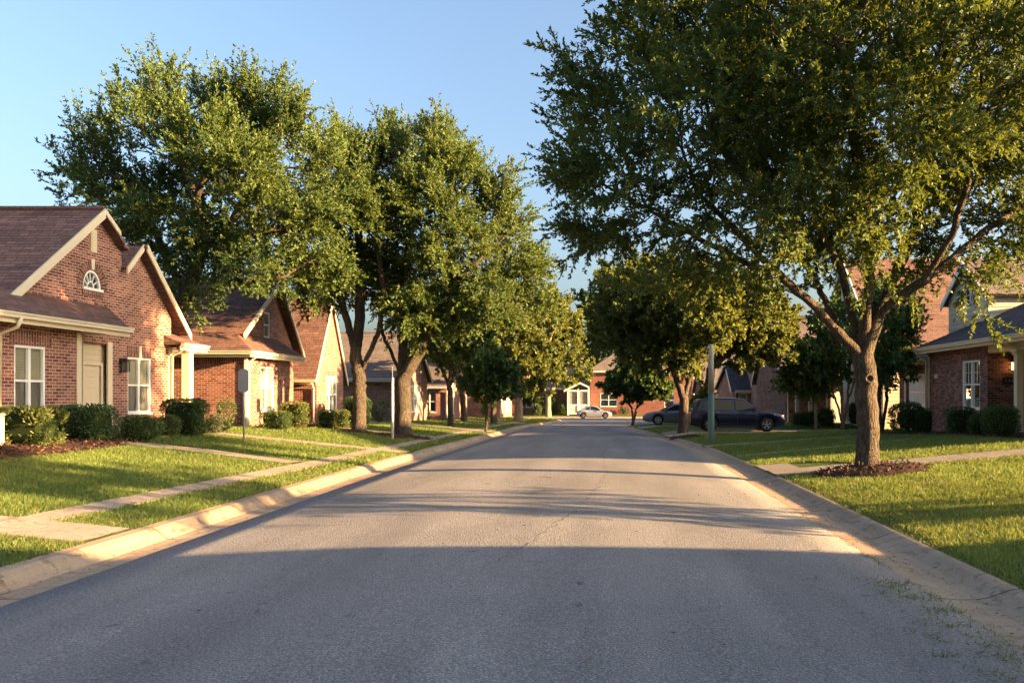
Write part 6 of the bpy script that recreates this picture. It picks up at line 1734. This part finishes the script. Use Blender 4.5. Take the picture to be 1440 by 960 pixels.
    m_ = MB(); zf = interp(H - .1, zt); m_.box(H - .05, H + .02, -hw(H) * .45, hw(H) * .45, zf - .30, zf - .12); m_.build('grille', M['blackplastic'], root, local=True)
    # dark floor pan closing the wheel wells
    m_ = MB(); m_.box(-H + .3, H - .3, -W * .33, W * .33, clear, clear + .5); m_.build('underbody', M['blackplastic'], root, local=True)
    return root
suv_zt = [(-2.38, .98), (-2.25, 1.04), (-1.6, 1.08), (.9, 1.05), (1.15, 1.04), (1.9, .98), (2.2, .90), (2.38, .74)]
suv_roof = [(-2.34, 1.06), (-2.05, 1.63), (-1.2, 1.71), (-.2, 1.70), (.35, 1.66), (1.20, 1.05)]
suv_glass = [[(-2.02, 1.16), (-1.35, 1.13), (-1.30, 1.60), (-1.86, 1.57)], [(-1.25, 1.13), (-.22, 1.11), (-.24, 1.61), (-1.20, 1.59)], [(-.12, 1.11), (.92, 1.10), (.33, 1.58), (-.13, 1.61)]]
P_ = at(1033, 604, 40.6)
gz = lambda x, y: float(lawn_z(x, y)) + .03
car('parked_car', 'navy blue estate car parked on the right driveway behind the green pole', 'car', (6.75, 40.6, gz(6.75, 40.6)), 0.0, 4.78, 1.88, suv_zt, suv_roof, (-1.42, 1.45), .365, suv_glass, paint('navy_paint', (.004, .007, .022), .0, .25, .3, .3), .24)
car('parked_car', 'dark car mostly hidden behind the navy estate car', 'car', (7.7, 50.2, gz(7.7, 50.2)), 0.0, 4.7, 1.86, suv_zt, suv_roof, (-1.42, 1.42), .36, suv_glass, paint('graphite_paint', (.014, .016, .020), .0, .25, .3, .2), .24)
sed_zt = [(-2.35, .84), (-2.2, .93), (-1.5, .97), (.9, .94), (1.1, .92), (1.8, .84), (2.15, .74), (2.35, .60)]
sed_roof = [(-1.95, .94), (-1.1, 1.36), (-.5, 1.43), (0, 1.44), (.3, 1.41), (1.25, .93)]
sed_glass = [[(-1.38, 1.02), (-.40, 1.01), (-.40, 1.36), (-.98, 1.33)], [(-.30, 1.01), (.92, .99), (.30, 1.33), (-.30, 1.36)]]
car('parked_car', 'grey sedan nosing towards the street behind the sunlit oak trunk', 'car', (4.95, 52.9, gz(4.95, 52.9)), math.pi, 4.75, 1.84, sed_zt, sed_roof, (-1.40, 1.42), .335, sed_glass, paint('grey_paint', (.13, .135, .15), .5, .3), .20)
bt_zt = [(-2.03, .72), (-1.9, .86), (-1.5, .95), (.6, .93), (.95, .90), (1.5, .84), (1.85, .72), (2.03, .55)]
bt_roof = [(-1.65, .94), (-1.0, 1.30), (-.35, 1.48), (.05, 1.47), (.35, 1.37), (1.05, .90)]
bt_glass = [[(-1.15, 1.02), (-.55, 1.01), (-.52, 1.36), (-.88, 1.22)], [(-.45, 1.01), (.72, .98), (.22, 1.34), (-.15, 1.40), (-.43, 1.39)]]
car('parked_car', 'small silver coupe crossing the end of the street before the brick house', 'car', (-1.25, 91.0, float(zr(91.0)) + .005), 0.0, 4.05, 1.75, bt_zt, bt_roof, (-1.28, 1.25), .33, bt_glass, paint('silver_paint', (.30, .32, .36), .35, .3), .18)

# ================================================================== sky, sun, camera
SUN_EL = math.radians(12.0); SUN_AZ = math.radians(102)      # measured from +Y towards +X
sdir = Vector((math.sin(SUN_AZ) * math.cos(SUN_EL), math.cos(SUN_AZ) * math.cos(SUN_EL), math.sin(SUN_EL)))
wd = bpy.data.worlds.new('World'); SC.world = wd; wd.use_nodes = True
nt = wd.node_tree; bg = nt.nodes['Background']
sky = nt.nodes.new('ShaderNodeTexSky'); sky.sky_type = 'NISHITA'; sky.sun_disc = False
sky.sun_elevation = SUN_EL; sky.sun_rotation = SUN_AZ; sky.altitude = 100; sky.air_density = 1.0; sky.dust_density = 6.5; sky.ozone_density = 2.0
nt.links.new(sky.outputs['Color'], bg.inputs['Color']); bg.inputs['Strength'].default_value = 0.062
sl = bpy.data.lights.new('sun', 'SUN'); sl.energy = 5.0; sl.angle = math.radians(0.55); sl.color = (1.0, 0.60, 0.26)
so = bpy.data.objects.new('sun', sl); COL.objects.link(so); so.rotation_euler = sdir.to_track_quat('Z', 'Y').to_euler()
cam = bpy.data.cameras.new('camera'); co = bpy.data.objects.new('camera', cam); COL.objects.link(co)
co.location = (0, 0, CAM_H); co.rotation_euler = (math.pi / 2, 0, 0)
cam.sensor_width = 36; cam.lens = FPX / 1440 * 36; cam.shift_x = -(VX - 720) / 1440; cam.shift_y = (VY - 480) / 1440
cam.clip_start = .1; cam.clip_end = 4000
SC.camera = co
SC.view_settings.view_transform = 'Standard'; SC.view_settings.look = 'None'; SC.view_settings.gamma = 1; SC.view_settings.exposure = 3.02
SC.view_settings.use_curve_mapping = False
SC.render.engine = 'CYCLES'; SC.cycles.use_denoising = True
SC.cycles.max_bounces = 8; SC.cycles.transparent_max_bounces = 12; SC.cycles.diffuse_bounces = 4
